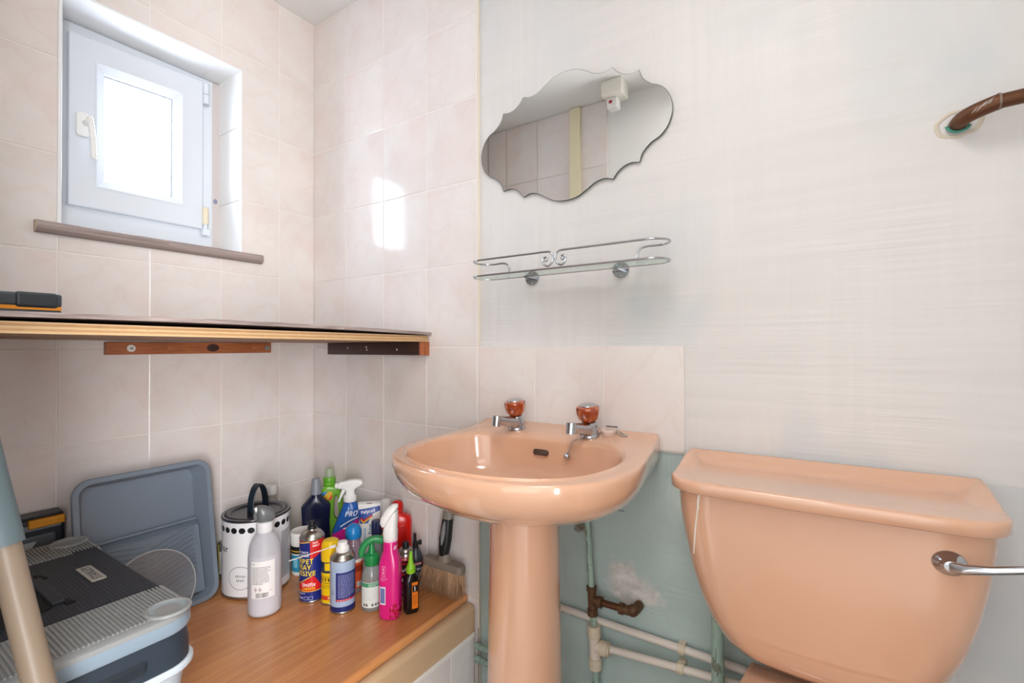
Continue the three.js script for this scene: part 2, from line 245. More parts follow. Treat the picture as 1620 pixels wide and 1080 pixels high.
// ceiling, floor, right wall, opposite wall with the doorway the camera stands in
const DX0 = 1.14, DX1 = 2.06, DY = 2.02;
{
  struct('ceiling', span(-0.25, RX + 0.7, CEIL, CEIL + 0.15, -0.2, 3.2), M.plaster);
  struct('floor', boxUV(span(-0.25, RX + 0.7, -0.12, 0, -0.2, 3.2)), S({ color: 0x98948e, roughness: 0.6 }));
  struct('wall_right', span(RX, RX + 0.15, 0, CEIL, -0.1, OPP + 0.05), M.plaster);
  const s = shapeOf([[-0.2, 0], [DX0, 0], [DX0, DY], [DX1, DY], [DX1, 0], [RX + 0.5, 0], [RX + 0.5, CEIL], [-0.2, CEIL]]);
  const g = extrude(s, 0.1); g.translate(0, 0, OPP + 0.003);
  const wall = struct('wall_front', g, M.plaster);
  const cols = [0.002, 0.13, 0.335, 0.535, 0.743], ry = [0.2, 0.45, 0.7, 0.95, 1.2, 1.45, 1.7, 1.95, CEIL - 0.003];
  mesh('grout_bed', span(0.001, 0.7425, 0.2, CEIL - 0.001, OPP - 0.003, OPP + 0.003), M.grout, wall);
  for (let c = 0; c < 4; c++) for (let r = 0; r < ry.length - 1; r++) { const w = cols[c + 1] - cols[c] - 0.003, h = ry[r + 1] - ry[r] - 0.003; addTile(wall, [[0, 0], [w, 0], [w, h], [0, h]], (t) => { t.rotation.y = Math.PI; t.position.set(cols[c + 1] - 0.0015, ry[r] + 0.0015, OPP); }, `O_${w.toFixed(3)}_${h.toFixed(3)}`); }
  struct('trim_3', span(0.54, 0.6, 0.0, CEIL - 0.004, OPP - 0.026, OPP - 0.004, 0.003), S({ color: 0xece2bf, roughness: 0.5 }));
  // door lining
  struct('trim_4', merge([span(DX0 - 0.001, DX0 + 0.02, 0, DY, OPP - 0.004, OPP + 0.108), span(DX1 - 0.02, DX1 + 0.001, 0, DY, OPP - 0.004, OPP + 0.108), span(DX0, DX1, DY - 0.02, DY + 0.001, OPP - 0.004, OPP + 0.108)]), M.white);
  // hallway beyond
  struct('wall_hall_left', span(0.25, 0.4, 0, CEIL, OPP + 0.1, 3.1), M.hall);
  struct('wall_hall_right', span(RX + 0.35, RX + 0.5, 0, CEIL, OPP + 0.1, 3.1), M.hall);
  struct('wall_hall_back', span(0.2, RX + 0.6, 0, CEIL, 2.9, 3.05), M.hall);
  // unseen glazed hall door, placed to light the left wall; its pane glows
  const HX = RX + 0.35, d = new THREE.Group(); d.name = 'unseen_door_1'; d.userData.kind = 'structure'; scene.add(d);
  mesh('door_frame', merge([span(HX - 0.03, HX + 0.01, 0, 2.08, 1.36, 1.42), span(HX - 0.03, HX + 0.01, 0, 2.08, 2.3, 2.36), span(HX - 0.03, HX + 0.01, 2.02, 2.08, 1.42, 2.3)]), M.white, d);
  mesh('door_leaf', merge([span(HX - 0.02, HX + 0.01, 0.01, 2.02, 1.42, 1.5), span(HX - 0.02, HX + 0.01, 0.01, 2.02, 2.22, 2.3), span(HX - 0.02, HX + 0.01, 0.01, 0.12, 1.5, 2.22), span(HX - 0.02, HX + 0.01, 1.94, 2.02, 1.5, 2.22)]), M.white, d);
  mesh('unseen_glowing_pane', span(HX - 0.008, HX, 0.12, 1.94, 1.5, 2.22), S({ color: 0xffffff, emissive: 0xf4f8ff, emissiveIntensity: 1.2 }), d);
  const l = new THREE.RectAreaLight(new THREE.Color().setRGB(0.98, 0.98, 1), UNSEEN_DOOR_LIGHT, 0.7, 1.8);
  l.position.set(HX - 0.04, 1.03, 1.86); l.lookAt(0, 1.03, 1.86); scene.add(l);
  // unseen bathroom ceiling lamp: opal disc placed to light the left wall
  const t = thing('unseen_ceiling_lamp', 'unseen round opal lamp on the bathroom ceiling, lighting the left wall', 'lamp', [1.5, CEIL, 0.78]);
  mesh('base', at(lathe([[0, -0.02], [0.24, -0.02, 0.003], [0.24, -0.0005, 0.003], [0, -0.0005]], 40), 0, 0, 0), M.white, t);
  mesh('diffuser', lathe([[0, -0.058], [0.16, -0.055, 0.05], [0.228, -0.04, 0.03], [0.23, -0.02]], 40), S({ color: 0xffffff, emissive: 0xfff8f0, emissiveIntensity: 2 }), t);
  const c = new THREE.RectAreaLight(new THREE.Color().setRGB(1, 0.97, 0.94), UNSEEN_LAMP, 0.4, 0.4);
  c.position.set(1.47, CEIL - 0.064, 0.87); c.lookAt(1.47, 0, 0.87); scene.add(c);
}

// ------------------------------------------------------------------ window
{
  const w = new THREE.Group(); w.name = 'window_1'; w.userData.kind = 'structure'; scene.add(w);
  const revealMat = S({ color: 0xf3f2f0, roughness: 0.14 });
  // tiled reveal
  mesh('reveal_tile', merge([span(-0.21, -0.001, WIN.y0 - 0.02, 1.53, WIN.z0 - 0.006, WIN.z0, 0.001)]), revealMat, w);
  mesh('reveal_tile', span(-0.21, -0.001, 1.532, 1.78, WIN.z0 - 0.006, WIN.z0, 0.001), revealMat, w);
  mesh('reveal_tile', span(-0.21, -0.001, 1.782, WIN.y1, WIN.z0 - 0.006, WIN.z0, 0.001), revealMat, w);
  mesh('reveal_tile', span(-0.21, -0.001, WIN.y1, WIN.y1 + 0.006, WIN.z0 - 0.004, 0.3397), revealMat, w);
  mesh('reveal_tile', span(-0.21, -0.001, WIN.y1, WIN.y1 + 0.006, 0.3403, WIN.z1 + 0.004), revealMat, w);
  mesh('reveal_tile', span(-0.21, -0.001, WIN.y0, WIN.y1, WIN.z1, WIN.z1 + 0.006, 0.001), revealMat, w);
  mesh('window_board', span(-0.15, 0.004, WIN.y0 - 0.022, WIN.y0, WIN.z0 - 0.002, WIN.z1 + 0.002), revealMat, w);
  const edge = plastic(0xf6f8fa, 0.2);
  mesh('edge_trim', merge([span(-0.006, 0.003, WIN.y0, WIN.y1 + 0.007, WIN.z0 - 0.007, WIN.z0 + 0.0005, 0.003), span(-0.006, 0.003, WIN.y0, WIN.y1 + 0.007, WIN.z1 - 0.001, WIN.z1 + 0.008, 0.003), span(-0.006, 0.003, WIN.y1 - 0.0005, WIN.y1 + 0.008, WIN.z0 - 0.007, WIN.z1 + 0.008, 0.003)]), edge, w);
  // timber packer between frame and reveal
  mesh('packer', span(-0.2, -0.142, WIN.y0, 1.962, WIN.z0, 0.303), S({ color: 0xd3cac8, roughness: 0.8 }), w);
  mesh('screw_plug', merge([(() => { const g = new THREE.SphereGeometry(0.007, 12, 8); g.scale(0.6, 1.3, 1); g.translate(-0.142, 1.545, 0.293); return g; })()]), plastic(0x8a90a8, 0.4), w);
  // outer frame
  const fz0 = 0.303, fz1 = 0.734, fy0 = 1.352, fy1 = 1.962, X = -0.14;
  const ringG = (z0, z1, y0, y1, b, x0, x1, bev = 0.003) => { const s = shapeOf([[z0, y0], [z1, y0], [z1, y1], [z0, y1]]); s.holes.push(new THREE.Path([[z0 + b[0], y0 + b[2]], [z1 - b[1], y0 + b[2]], [z1 - b[1], y1 - b[3]], [z0 + b[0], y1 - b[3]]].map((p) => new THREE.Vector2(...p)))); const g = extrude(s, x1 - x0, bev, 2); g.rotateY(-Math.PI / 2); g.translate(x1, 0, 0); return g; };
  mesh('window_frame', ringG(fz0, fz1, fy0, fy1, [0.05, 0.05, 0.09, 0.03], -0.2, X), M.pvc, w);
  // opening sash, slightly dropped at its handle side
  const skew = (g) => { const p = g.attributes.position; for (let i = 0; i < p.count; i++) { const z = p.getZ(i), y = p.getY(i), k = (0.69 - z) / 0.35; p.setY(i, y + (y - 1.435) / 0.49 * (k * 0.017 - 0.004)); } p.needsUpdate = true; return g; };
  const sz0 = 0.342, sz1 = 0.6905, sy0 = 1.436, sy1 = 1.93;
  mesh('sash', skew(ringG(sz0, sz1, sy0, sy1, [0.064, 0.062, 0.066, 0.066], -0.172, -0.12, 0.004)), M.pvc, w);
  // glazing bead sloping in to the pane
  const b0 = [sz0 + 0.064, sz1 - 0.062, sy0 + 0.066, sy1 - 0.066], b1 = [b0[0] + 0.02, b0[1] - 0.02, b0[2] + 0.02, b0[3] - 0.02];
  const beadRing = (b, x) => [[x, b[2], b[0]], [x, b[2], b[1]], [x, b[3], b[1]], [x, b[3], b[0]]];
  const bb = [b0[0] - 0.004, b0[1] + 0.004, b0[2] - 0.004, b0[3] + 0.004];
  mesh('glazing_bead', skew(loft([beadRing(bb, -0.17), beadRing(bb, -0.1185), beadRing(b0, -0.1185), beadRing(b1, -0.133), beadRing(b1, -0.17)], false, false, 0.3)), M.pvc, w);
  mesh('gasket', skew(ringG(b1[0] + 0.0006, b1[1] - 0.0006, b1[2] + 0.0006, b1[3] - 0.0006, [0.004, 0.004, 0.004, 0.004], -0.1485, -0.1445, 0)), plastic(0xb9bcc2, 0.6), w);
  mesh('pane', skew(box(0.001, b1[3] - b1[2] + 0.016, b1[1] - b1[0] + 0.016, -0.15, (b1[2] + b1[3]) / 2, (b1[0] + b1[1]) / 2)), S({ color: 0xffffff, transmission: 1, thickness: 0, roughness: 0, ior: 1.5 }), w);
  // handle
  const handle = mesh('handle', (() => { const s = rrShape(0.03, 0.068, 0.008); const g = extrude(s, 0.012, 0.003, 3); g.rotateY(Math.PI / 2); g.translate(-0.12, 1.668, 0.662); return g; })(), plastic(0xf3f3f0, 0.25), w);
  mesh('lever', merge([rod([-0.11, 1.672, 0.657], [-0.082, 1.672, 0.655], 0.0085), tube([[-0.084, 1.68, 0.654], [-0.08, 1.66, 0.652], [-0.08, 1.62, 0.648], [-0.083, 1.575, 0.645]], 0.0075, 24, 12), (() => { const g = new THREE.SphereGeometry(0.0078, 14, 10); g.translate(-0.083, 1.575, 0.645); return g; })(), (() => { const g = new THREE.SphereGeometry(0.0078, 14, 10); g.translate(-0.084, 1.68, 0.654); return g; })()]), plastic(0xf6f6f2, 0.2), handle);
  mesh('hinge', merge([cyl(0.0085, 0.03, -0.118, 1.866, 0.335), cyl(0.0085, 0.036, -0.118, 1.898, 0.335), box(0.01, 0.06, 0.02, -0.13, 1.9, 0.33)]), M.pvc, w);
  mesh('hinge', merge([cyl(0.009, 0.056, -0.118, 1.452, 0.336), box(0.02, 0.05, 0.014, -0.128, 1.478, 0.334)]), plastic(0xe9dfc4, 0.4), w, 'yellowed hinge cover');
  mesh('hinge', merge([rbox(0.024, 0.024, 0.024, 0.003, -0.126, 1.426, 0.333), cyl(0.006, 0.02, -0.118, 1.434, 0.336)]), M.pvc, w);
  // moulded wooden strip under the opening
  const strip = thing('wooden_sill_strip', 'grey weathered wooden half-round moulding nailed under the window opening', 'trim strip', [0, 0, 0]);
  const prof = splineShape([[0.001, 1.3225], [0.012, 1.323], [0.02, 1.331], [0.022, 1.342], [0.018, 1.35], [0.008, 1.352], [0.001, 1.352]], 40);
  const sg = new THREE.ExtrudeGeometry(prof, { depth: 0.574, bevelEnabled: false }); sg.translate(0, 0, 0.211);
  mesh('moulding', setUV(toCreasedNormals(sg, 0.6), (x, y, z) => [y * 6 + x * 6, z * 1]), M.greywood, strip);
  mesh('end_grain', (() => { const g = new THREE.ExtrudeGeometry(prof, { depth: 0.001, bevelEnabled: false }); g.translate(0, 0, 0.785); return g; })(), S({ color: 0xcdb8a0, roughness: 0.8 }), strip);
}

// ------------------------------------------------------------------ board over the tray, with the tiled plinth
const HW = 0.295;
{
  const b = thing('wooden_board', 'orange-brown wooden board with rounded front edge carrying the bottles and tool box', 'board');
  const r = 0.012, s = new THREE.Shape(); s.moveTo(0.002, 0.002); s.lineTo(0.748, 0.002); s.quadraticCurveTo(0.758, 0.002, 0.7595, 0.014); s.lineTo(0.781, 1.16); s.lineTo(0.002, 1.16);
  const g = new THREE.ExtrudeGeometry(s, { depth: 0.002, bevelEnabled: true, bevelSize: 0.011, bevelThickness: 0.011, bevelOffset: -0.011, bevelSegments: 5 });
  g.rotateX(Math.PI / 2); g.translate(0, HW - 0.011, 0);
  mesh('board', setUV(toCreasedNormals(g, 0.6), (x, y, z) => [x + y * 0.3, z]), M.board, b, 'orange-brown wood grain board');
  const t = thing('shower_tray', 'beige rounded tray rim beneath the front edge of the wooden board', 'shower tray');
  const p = new THREE.Shape(); p.moveTo(0.06, 0.0); p.lineTo(0.782, 0); p.lineTo(0.782, 0.06); p.quadraticCurveTo(0.783, 0.0715, 0.77, 0.0765); p.quadraticCurveTo(0.76, 0.0782, 0.74, 0.0782); p.lineTo(0.06, 0.0782);
  const tg = new THREE.ExtrudeGeometry(p, { depth: 1.145, bevelEnabled: false, curveSegments: 10 }); tg.translate(0, 0.192, 0.006);
  mesh('rim', toCreasedNormals(tg, 0.7), S({ color: 0xcfb08c, roughness: 0.25 }), t);
  const pl = struct('wall_plinth', span(0.0, 0.776, 0.0, 0.19, 0.003, 1.162), M.grout);
  let z = 0.008; for (const zz of [0.115, 0.315, 0.515, 0.715, 0.915, 1.16]) { const w = zz - z - 0.002; const k = z; addTile(pl, [[0, 0], [w, 0], [w, 0.172], [0, 0.172]], (m) => { m.rotation.y = Math.PI / 2; m.position.set(0.7755, 0.004, k + w); }, `P_${w.toFixed(3)}`); z = zz; }
  struct('trim_5', span(0.772, 0.7865, 0.178, 0.1915, 0.006, 1.16, 0.003), plastic(0xf0ece4, 0.4));
}

// ------------------------------------------------------------------ plywood shelf, battens, laminate, case
{
  const lift = (z) => 0.008 * z;
  const sh = thing('plywood_shelf', 'pale plywood shelf on the wall battens below the window', 'shelf');
  const mk = (x0, x1, y0, y1, z0, z1, f) => { const g = new THREE.BoxGeometry(x1 - x0, y1 - y0, z1 - z0, 1, 1, 40); g.translate((x0 + x1) / 2, (y0 + y1) / 2, (z0 + z1) / 2); const p = g.attributes.position; for (let i = 0; i < p.count; i++) p.setY(i, p.getY(i) + f(p.getZ(i))); g.computeVertexNormals(); return g; };
  mesh('sheet', boxUV(mk(0.002, 0.594, 1.0465, 1.0655, 0.004, 1.158, lift)), M.plyFace, sh);
  mesh('edge', setUV(mk(0.594, 0.5975, 1.0465, 1.0655, 0.004, 1.158, lift), (x, y, z) => [z, y - 1.0465 - lift(z)]), M.plyEdge, sh, 'layered plywood edge');
  const la = thing('laminate_board', 'thin grey-brown laminate board bowed on top of the plywood shelf', 'board');
  mesh('panel', boxUV(mk(0.002, 0.612, 1.067, 1.0755, 0.004, 1.158, (z) => lift(z) + 0.0075 * Math.sin(Math.PI * Math.min(1, z / 1.16)) ** 0.8)), M.greywoodZ, la);
  const b1 = thing('wooden_batten', 'orange pine batten screwed to the tiles below the window', 'batten', [0, 0, 0], 0);
  mesh('bar', boxUV(toCreasedNormals(span(0, 0.02, 1.012, 1.0465, 0.183, 0.646, 0.0015), 0.5)), M.pine, b1);
  mesh('knot', (() => { const g = new THREE.SphereGeometry(1, 20, 12); g.scale(0.0008, 0.0125, 0.019); g.translate(0.0198, 1.03, 0.375); return g; })(), S({ map: darkTex, roughness: 0.5 }), b1, 'dark oval knot');
  const screw = (z, washer) => { const g = new THREE.CylinderGeometry(0.0095, 0.0105, 0.003, 24); g.rotateZ(-Math.PI / 2); g.translate(0.0212, 1.0295, z); const w = mesh(washer ? 'washer' : 'screw', g, washer ? M.white : M.steel, b1); const h = new THREE.CylinderGeometry(0.005, 0.005, 0.003, 6); h.rotateZ(-Math.PI / 2); h.translate(0.0226, 1.0295, z); mesh('screw_head', h, M.steel, w); };
  screw(0.59, true); screw(0.198, false);
  const b2 = thing('wooden_batten', 'dark-stained batten with orange cut end under the shelf on the corner tiles', 'batten');
  mesh('bar', boxUV(toCreasedNormals(span(0.131, 0.589, 1.004, 1.0455, 0.0005, 0.035, 0.0015), 0.5)), M.darkwood, b2);
  mesh('end_grain', boxUV(toCreasedNormals(span(0.589, 0.597, 1.004, 1.0455, 0.018, 0.0355, 0.001), 0.5)), M.pine, b2, 'orange cut end');
  mesh('end_grain', boxUV(toCreasedNormals(span(0.589, 0.6005, 1.003, 1.046, 0.0005, 0.0168, 0.001), 0.5)), M.pine, b2, 'orange cut end');
  for (const [x, y] of [[0.245, 1.028], [0.342, 1.03], [0.345, 1.021], [0.49, 1.022]]) { const g = new THREE.SphereGeometry(0.003, 10, 8); g.scale(1, 1, 0.4); g.translate(x, y, 0.0352); mesh('paint_spot', g, M.white, b2); }
  const c = thing('power_tool_case', 'dark grey slim case with orange stripe lying on the shelf end', 'case', [0.05, 1.091, 0.792]);
  mesh('shell', merge([rbox(0.2, 0.028, 0.33, 0.005, 0.1, 0.043, 0.165), rbox(0.2, 0.02, 0.33, 0.005, 0.1, 0.012, 0.165)]), plastic(0x3a4148, 0.4), c);
  mesh('stripe', span(0.001, 0.199, 0.0215, 0.0295, 0.001, 0.329), plastic(0xe8951f, 0.4), c, 'orange stripe');
  mesh('corner_guard', rbox(0.206, 0.034, 0.07, 0.008, 0.1, 0.042, 0.04), plastic(0x2c3339, 0.35), c);
  mesh('latch', rbox(0.02, 0.03, 0.06, 0.004, 0.199, 0.035, 0.2), plastic(0x22272c, 0.4), c);
}

// ------------------------------------------------------------------ mirror
{
  const q = [[0, 0.171], [0.032, 0.167], [0.058, 0.154], [0.084, 0.139], [0.108, 0.134], [0.131, 0.14], [0.144, 0.124], [0.162, 0.1125], [0.18, 0.109], [0.198, 0.112], [0.206, 0.091], [0.225, 0.072], [0.25, 0.058], [0.268, 0.036], [0.277, 0]];
  const seg = [q.slice(0, 6), q.slice(5, 10), q.slice(9, 15)];
  const quarter = [];
  seg.forEach((s, k) => { const pts = s.map((p) => V(p[0], p[1], 0)); if (k === 0) pts.unshift(V(-0.032, 0.167, 0)); if (k === 2) pts.push(V(0.268, -0.036, 0)); const c = new THREE.CatmullRomCurve3(pts, false, 'centripetal'); const n = pts.length - 1; for (let i = 0; i <= 60; i++) { const t = i / 60 * n; if (k === 0 && t < 1) continue; if (k === 2 && t > n - 1) continue; const p = c.getPoint(t / n); quarter.push([p.x, p.y]); } });
  const all = [...quarter, ...quarter.map(([x, y]) => [x, -y]).reverse(), ...quarter.map(([x, y]) => [-x, -y]), ...quarter.map(([x, y]) => [-x, y]).reverse()];
  const out = []; for (const p of all) if (!out.length || Math.hypot(p[0] - out[out.length - 1][0], p[1] - out[out.length - 1][1]) > 1e-4) out.push(p);
  if (Math.hypot(out[0][0] - out[out.length - 1][0], out[0][1] - out[out.length - 1][1]) < 1e-4) out.pop();
  const t = thing('wall_mirror', 'frameless scalloped mirror hanging above the glass shelf', 'mirror', [1.086, 1.586, -0.006]);
  const g = extrude(shapeOf(out.reverse()), 0.0045, 0); g.translate(0, 0, 0.0035);
  mesh('glass_body', g, plastic(0x55605f, 0.2), t, 'dark glass edge');
  const fg = new THREE.ShapeGeometry(shapeOf(out.map(([x, y]) => [x * 0.9965, y * 0.9945]))); fg.translate(0, 0, 0.0083);
  mesh('silvering', fg, S({ color: 0xf3f6f5, metalness: 1, roughness: 0.012 }), t);
  for (const q of [-0.15, 0.15]) mesh('wall_fixing', cyl(0.012, 0.0035, 0, 0, 0).rotateX(Math.PI / 2).translate(q, 0, 0), M.steel, t);
}

// ------------------------------------------------------------------ glass shelf with chrome gallery
{
  const t = thing('glass_shelf', 'small glass shelf with chrome scrolled gallery rail under the mirror', 'wall shelf', [1.106, 1.22, -0.006]);
  const R = 0.0026, zf = 0.113, zb = 0.036, L = 0.265;
  const slot = (l, z0, z1, n = 16) => { const r = (z1 - z0) / 2, zc = (z0 + z1) / 2, p = []; for (let i = 0; i <= n; i++) { const a = -Math.PI / 2 + Math.PI * i / n; p.push([l - r + r * Math.cos(a), zc + r * Math.sin(a)]); } for (let i = 0; i <= n; i++) { const a = Math.PI / 2 + Math.PI * i / n; p.push([-l + r + r * Math.cos(a), zc + r * Math.sin(a)]); } return p; };
  const gs = extrude(shapeOf(slot(L - 0.0035, zb + 0.0035, zf - 0.0035)), 0.004, 0.0006, 1); gs.rotateX(Math.PI / 2); gs.translate(0, 0.0025, 0);
  mesh('glass_plate', gs, S({ color: 0xdff5ee, transmission: 1, thickness: 0.005, roughness: 0.02, ior: 1.5, attenuationColor: new THREE.Color(0.6, 0.93, 0.9), attenuationDistance: 0.5 }), t);
  mesh('lower_rail', new THREE.TubeGeometry(new THREE.CatmullRomCurve3(slot(L, zb, zf).map(([x, z]) => V(x, 0, z)), true, 'centripetal'), 220, R, 10, true), M.chrome, t);
  for (const s of [-1, 1]) {
    const H = 0.042, r = (zf - zb) / 2, zc = (zf + zb) / 2, pts = [];
    // heart scroll, front rail, end bend, back return, post
    for (let i = 0; i <= 14; i++) { const a = Math.PI * 0.15 + i / 14 * Math.PI * 1.75, rad = 0.006 + 0.0055 * i / 14; pts.push([0.0155 + rad * Math.cos(Math.PI - a) * 1.0, 0.0125 + rad * -Math.sin(a - Math.PI) , zf]); }
    const scroll = [[0.023, 0.020], [0.0185, 0.0245], [0.0205, 0.0285], [0.027, 0.028], [0.031, 0.021], [0.0285, 0.0115], [0.019, 0.0065], [0.009, 0.011], [0.003, 0.021], [0.0045, 0.032], [0.012, 0.0405], [0.026, H], [0.06, H]].map(([x, y]) => [s * x, y, zf]);
    const end = []; for (let i = 0; i <= 12; i++) { const a = Math.PI / 2 - Math.PI * i / 12; end.push([s * (L - r + r * Math.cos(a)), H, zc + r * Math.sin(a)]); }
    const ret = [[s * (0.2), H, zb], [s * 0.188, H - 0.004, zb], [s * 0.181, H - 0.014, zb], [s * 0.18, 0.0, zb]];
    mesh('gallery_rail', tube([...scroll, [s * 0.14, H, zf], ...end, ...ret], R, 260, 10), M.chrome, t);
    const b = new THREE.SphereGeometry(0.0044, 14, 10); b.translate(s * 0.0225, 0.0215, zf); mesh('scroll_ball', b, M.chrome, t);
    const br = mesh('bracket', merge([(() => { const g = new THREE.CylinderGeometry(0.0205, 0.0215, 0.005, 32); g.rotateX(Math.PI / 2); g.translate(s * 0.127, 0.0, 0.0035); return g; })(), rod([s * 0.127, 0.001, 0.006], [s * 0.127, 0.001, 0.038], 0.0062), rod([s * 0.127, -0.004, 0.03], [s * 0.127, 0.018, 0.03], 0.0042), rbox(0.026, 0.006, 0.01, 0.002, s * 0.127, 0.002, 0.036)]), M.chrome, t);
    for (const a of [0.6, 2.5, 4.71]) { const g = new THREE.SphereGeometry(0.0028, 10, 8); g.scale(1, 1, 0.5); g.translate(s * 0.127 + 0.0155 * Math.cos(a), 0.0155 * Math.sin(a), 0.0062); mesh('screw', g, M.steel, br); }
  }
}

// ------------------------------------------------------------------ basin, pedestal, taps
const BX = 1.075;
{
  const smoothHalf = (pts, straight) => { // list of (half width, z), first two points straight back edge
    const c = new THREE.CatmullRomCurve3(pts.map((p) => V(p[0], 0, p[1])), false, 'centripetal'); return c; };
  function outline(half, backW, n) { // closed ring of n points starting at back centre going to +x
    const pts = []; const back = backW !== null;
    const curve = smoothHalf(back ? half : [[-half[1][0], half[1][1]], ...half, [-half[half.length - 2][0], half[half.length - 2][1]]]);
    let line = []; const K = 400;
    if (back) { for (let i = 0; i < 60; i++) line.push([backW * i / 60, half[0][1]]); for (let i = 0; i <= K; i++) { const p = curve.getPoint(i / K); line.push([p.x, p.z]); } }
    else { const m = half.length + 1; for (let i = 0; i <= K; i++) { const p = curve.getPoint((1 + i / K * (half.length - 1)) / m); line.push([p.x, p.z]); } }
    const acc = [0]; for (let i = 1; i < line.length; i++) acc.push(acc[i - 1] + Math.hypot(line[i][0] - line[i - 1][0], line[i][1] - line[i - 1][1]));
    const tot = acc[acc.length - 1], h = n / 2; let j = 0;
    for (let i = 0; i <= h; i++) { const d = tot * i / h; while (j < acc.length - 2 && acc[j + 1] < d) j++; const f = (d - acc[j]) / Math.max(1e-9, acc[j + 1] - acc[j]); pts.push([line[j][0] + (line[j + 1][0] - line[j][0]) * f, line[j][1] + (line[j + 1][1] - line[j][1]) * f]); }
    pts[0][0] = 0; pts[h][0] = 0;
    return [...pts, ...pts.slice(1, -1).reverse().map(([x, z]) => [-x, z])];
  }
  const N = 160;
  const O = outline([[0.2525, 0.0], [0.257, 0.05], [0.267, 0.12], [0.278, 0.19], [0.2825, 0.25], [0.276, 0.305], [0.254, 0.36], [0.212, 0.405], [0.15, 0.441], [0.075, 0.463], [0, 0.47]], 0.2525, N);
  const I = outline([[0, 0.094], [0.09, 0.096], [0.15, 0.106], [0.197, 0.134], [0.227, 0.18], [0.2385, 0.24], [0.2315, 0.3], [0.207, 0.362], [0.158, 0.408], [0.082, 0.438], [0, 0.447]], null, N);
  const yr = (z) => 0.7995 + 0.0245 * Math.exp(-z / 0.075) - 0.006 * Math.max(0, (z - 0.15) / 0.32);
  const sc = (R, k, cz) => R.map(([x, z]) => [x * k, cz + (z - cz) * k]);
  const rings = [];
  for (const [k, y] of [[0.28, 0.666], [0.36, 0.668], [0.47, 0.6735], [0.6, 0.6825], [0.74, 0.6965], [0.85, 0.7125], [0.925, 0.7295], [0.972, 0.749], [0.993, 0.766], [1.0, 0.78]]) rings.push(sc(O, k, 0.17).map(([x, z]) => [BX + x, y, z]));
  for (const [k, d] of [[0.9995, 0.012], [0.997, 0.006], [0.991, 0.0018], [0.98, 0]]) rings.push(sc(O, k, 0.2).map(([x, z]) => [BX + x, yr(Math.max(0, z - 0.004)) - d, z]));
  for (const f of [0.3, 0.6, 0.85]) rings.push(O.map((o, i) => { const x = o[0] * 0.98 * (1 - f) + I[i][0] * f, z = (0.2 + (o[1] - 0.2) * 0.98) * (1 - f) + I[i][1] * f; return [BX + x, yr(Math.max(0, z - 0.004)) , z]; }));
  for (const [k, d] of [[1, 0.001], [0.993, 0.0035], [0.985, 0.01], [0.976, 0.02], [0.955, 0.045], [0.92, 0.072], [0.85, 0.092], [0.73, 0.106], [0.55, 0.115], [0.33, 0.12], [0.1, 0.1215]]) rings.push(sc(I, k, 0.255).map(([x, z]) => [BX + x, yr(0.2) - d, z]));
  const t = thing('wash_basin', 'peach ceramic pedestal wash basin with an overflow slot under its taps', 'basin');
  mesh('bowl', loft(rings, true, true, 0.9), M.ceramic, t);
  mesh('pedestal', at(lathe([[0.0, 0.0], [0.118, 0.0, 0.01], [0.112, 0.03, 0.02], [0.094, 0.09, 0.05], [0.087, 0.2, 0.1], [0.0815, 0.45, 0.1], [0.079, 0.6678], [0.0, 0.6678]], 56), BX, 0, 0.2), M.ceramic, t);
  const slot = extrude(rrShape(0.042, 0.0145, 0.0068), 0.006, 0.0012, 2); slot.rotateX(-0.25);
  mesh('overflow', at(slot, 1.064, 0.768, 0.1), S({ color: 0x4a382c, roughness: 0.6 }), t, 'overflow slot with its inner shade in the colour');  // solid plug; the dark of the hole is put into its colour
  //const lip = rrShape(0.041, 0.0165, 0.0078); lip.holes.push(new THREE.Path(rrShape(0.036, 0.012, 0.0055).getPoints(8))); const lg = extrude(lip, 0.006, 0.001, 2); lg.rotateX(-0.25);
  mesh('waste', at(lathe([[0, 0], [0.03, 0, 0.002], [0.03, 0.004, 0.002], [0.02, 0.003], [0, 0.001]], 28), BX, 0.6795, 0.255), M.chrome, t);

  const amberTex = dataTex(256, 256, (u, v) => { const n = fbm(u * 14, v * 6, 16, 4), k = Math.max(0, n - 0.5) * 3; return [168 + k * 90, 62 + k * 80, 10 + k * 20]; });
  const amber = S({ map: amberTex, roughness: 0.06, clearcoat: 1, clearcoatRoughness: 0.03, transmission: 0.25, thickness: 0.02, ior: 1.5 });
  const tap = (x, z, label, ry) => {
    const g = thing('basin_tap', label, 'tap', [x, 0.8119, z], ry); g.rotation.x = 0.153;
    // body: base flange, conical barrel, spout reaching over the bowl (+z)
    mesh('body', lathe([[0, 0], [0.023, 0, 0.001], [0.0235, 0.003, 0.002], [0.022, 0.006, 0.004], [0.0205, 0.02, 0.01], [0.0185, 0.037, 0.003], [0, 0.038]], 32), M.chrome, g);
    const ring = (c, d, w, h) => { const p = []; for (let i = 0; i < 24; i++) { const a = i / 24 * Math.PI * 2, ca = Math.cos(a), sa = Math.sin(a); p.push([Math.sign(ca) * Math.abs(ca) ** 0.7 * w, c[0] + Math.sign(sa) * Math.abs(sa) ** 0.7 * h * d[1], c[1] - Math.sign(sa) * Math.abs(sa) ** 0.7 * h * d[0]]); } return p; };
    mesh('spout', loft([ring([0.0162, -0.006], [0.25, 0.97], 0.0185, 0.0145), ring([0.0215, 0.014], [0.4, 0.92], 0.0175, 0.0165), ring([0.031, 0.04], [0.42, 0.9], 0.0155, 0.0125), ring([0.0405, 0.064], [0.36, 0.93], 0.0145, 0.0105), ring([0.0425, 0.073], [0.36, 0.93], 0.013, 0.0095)], true, true, 0.7), M.chrome, g);
    mesh('nozzle', rod([0, 0.028, 0.074], [0, 0.053, 0.068], 0.0125, 26), M.chrome, g);
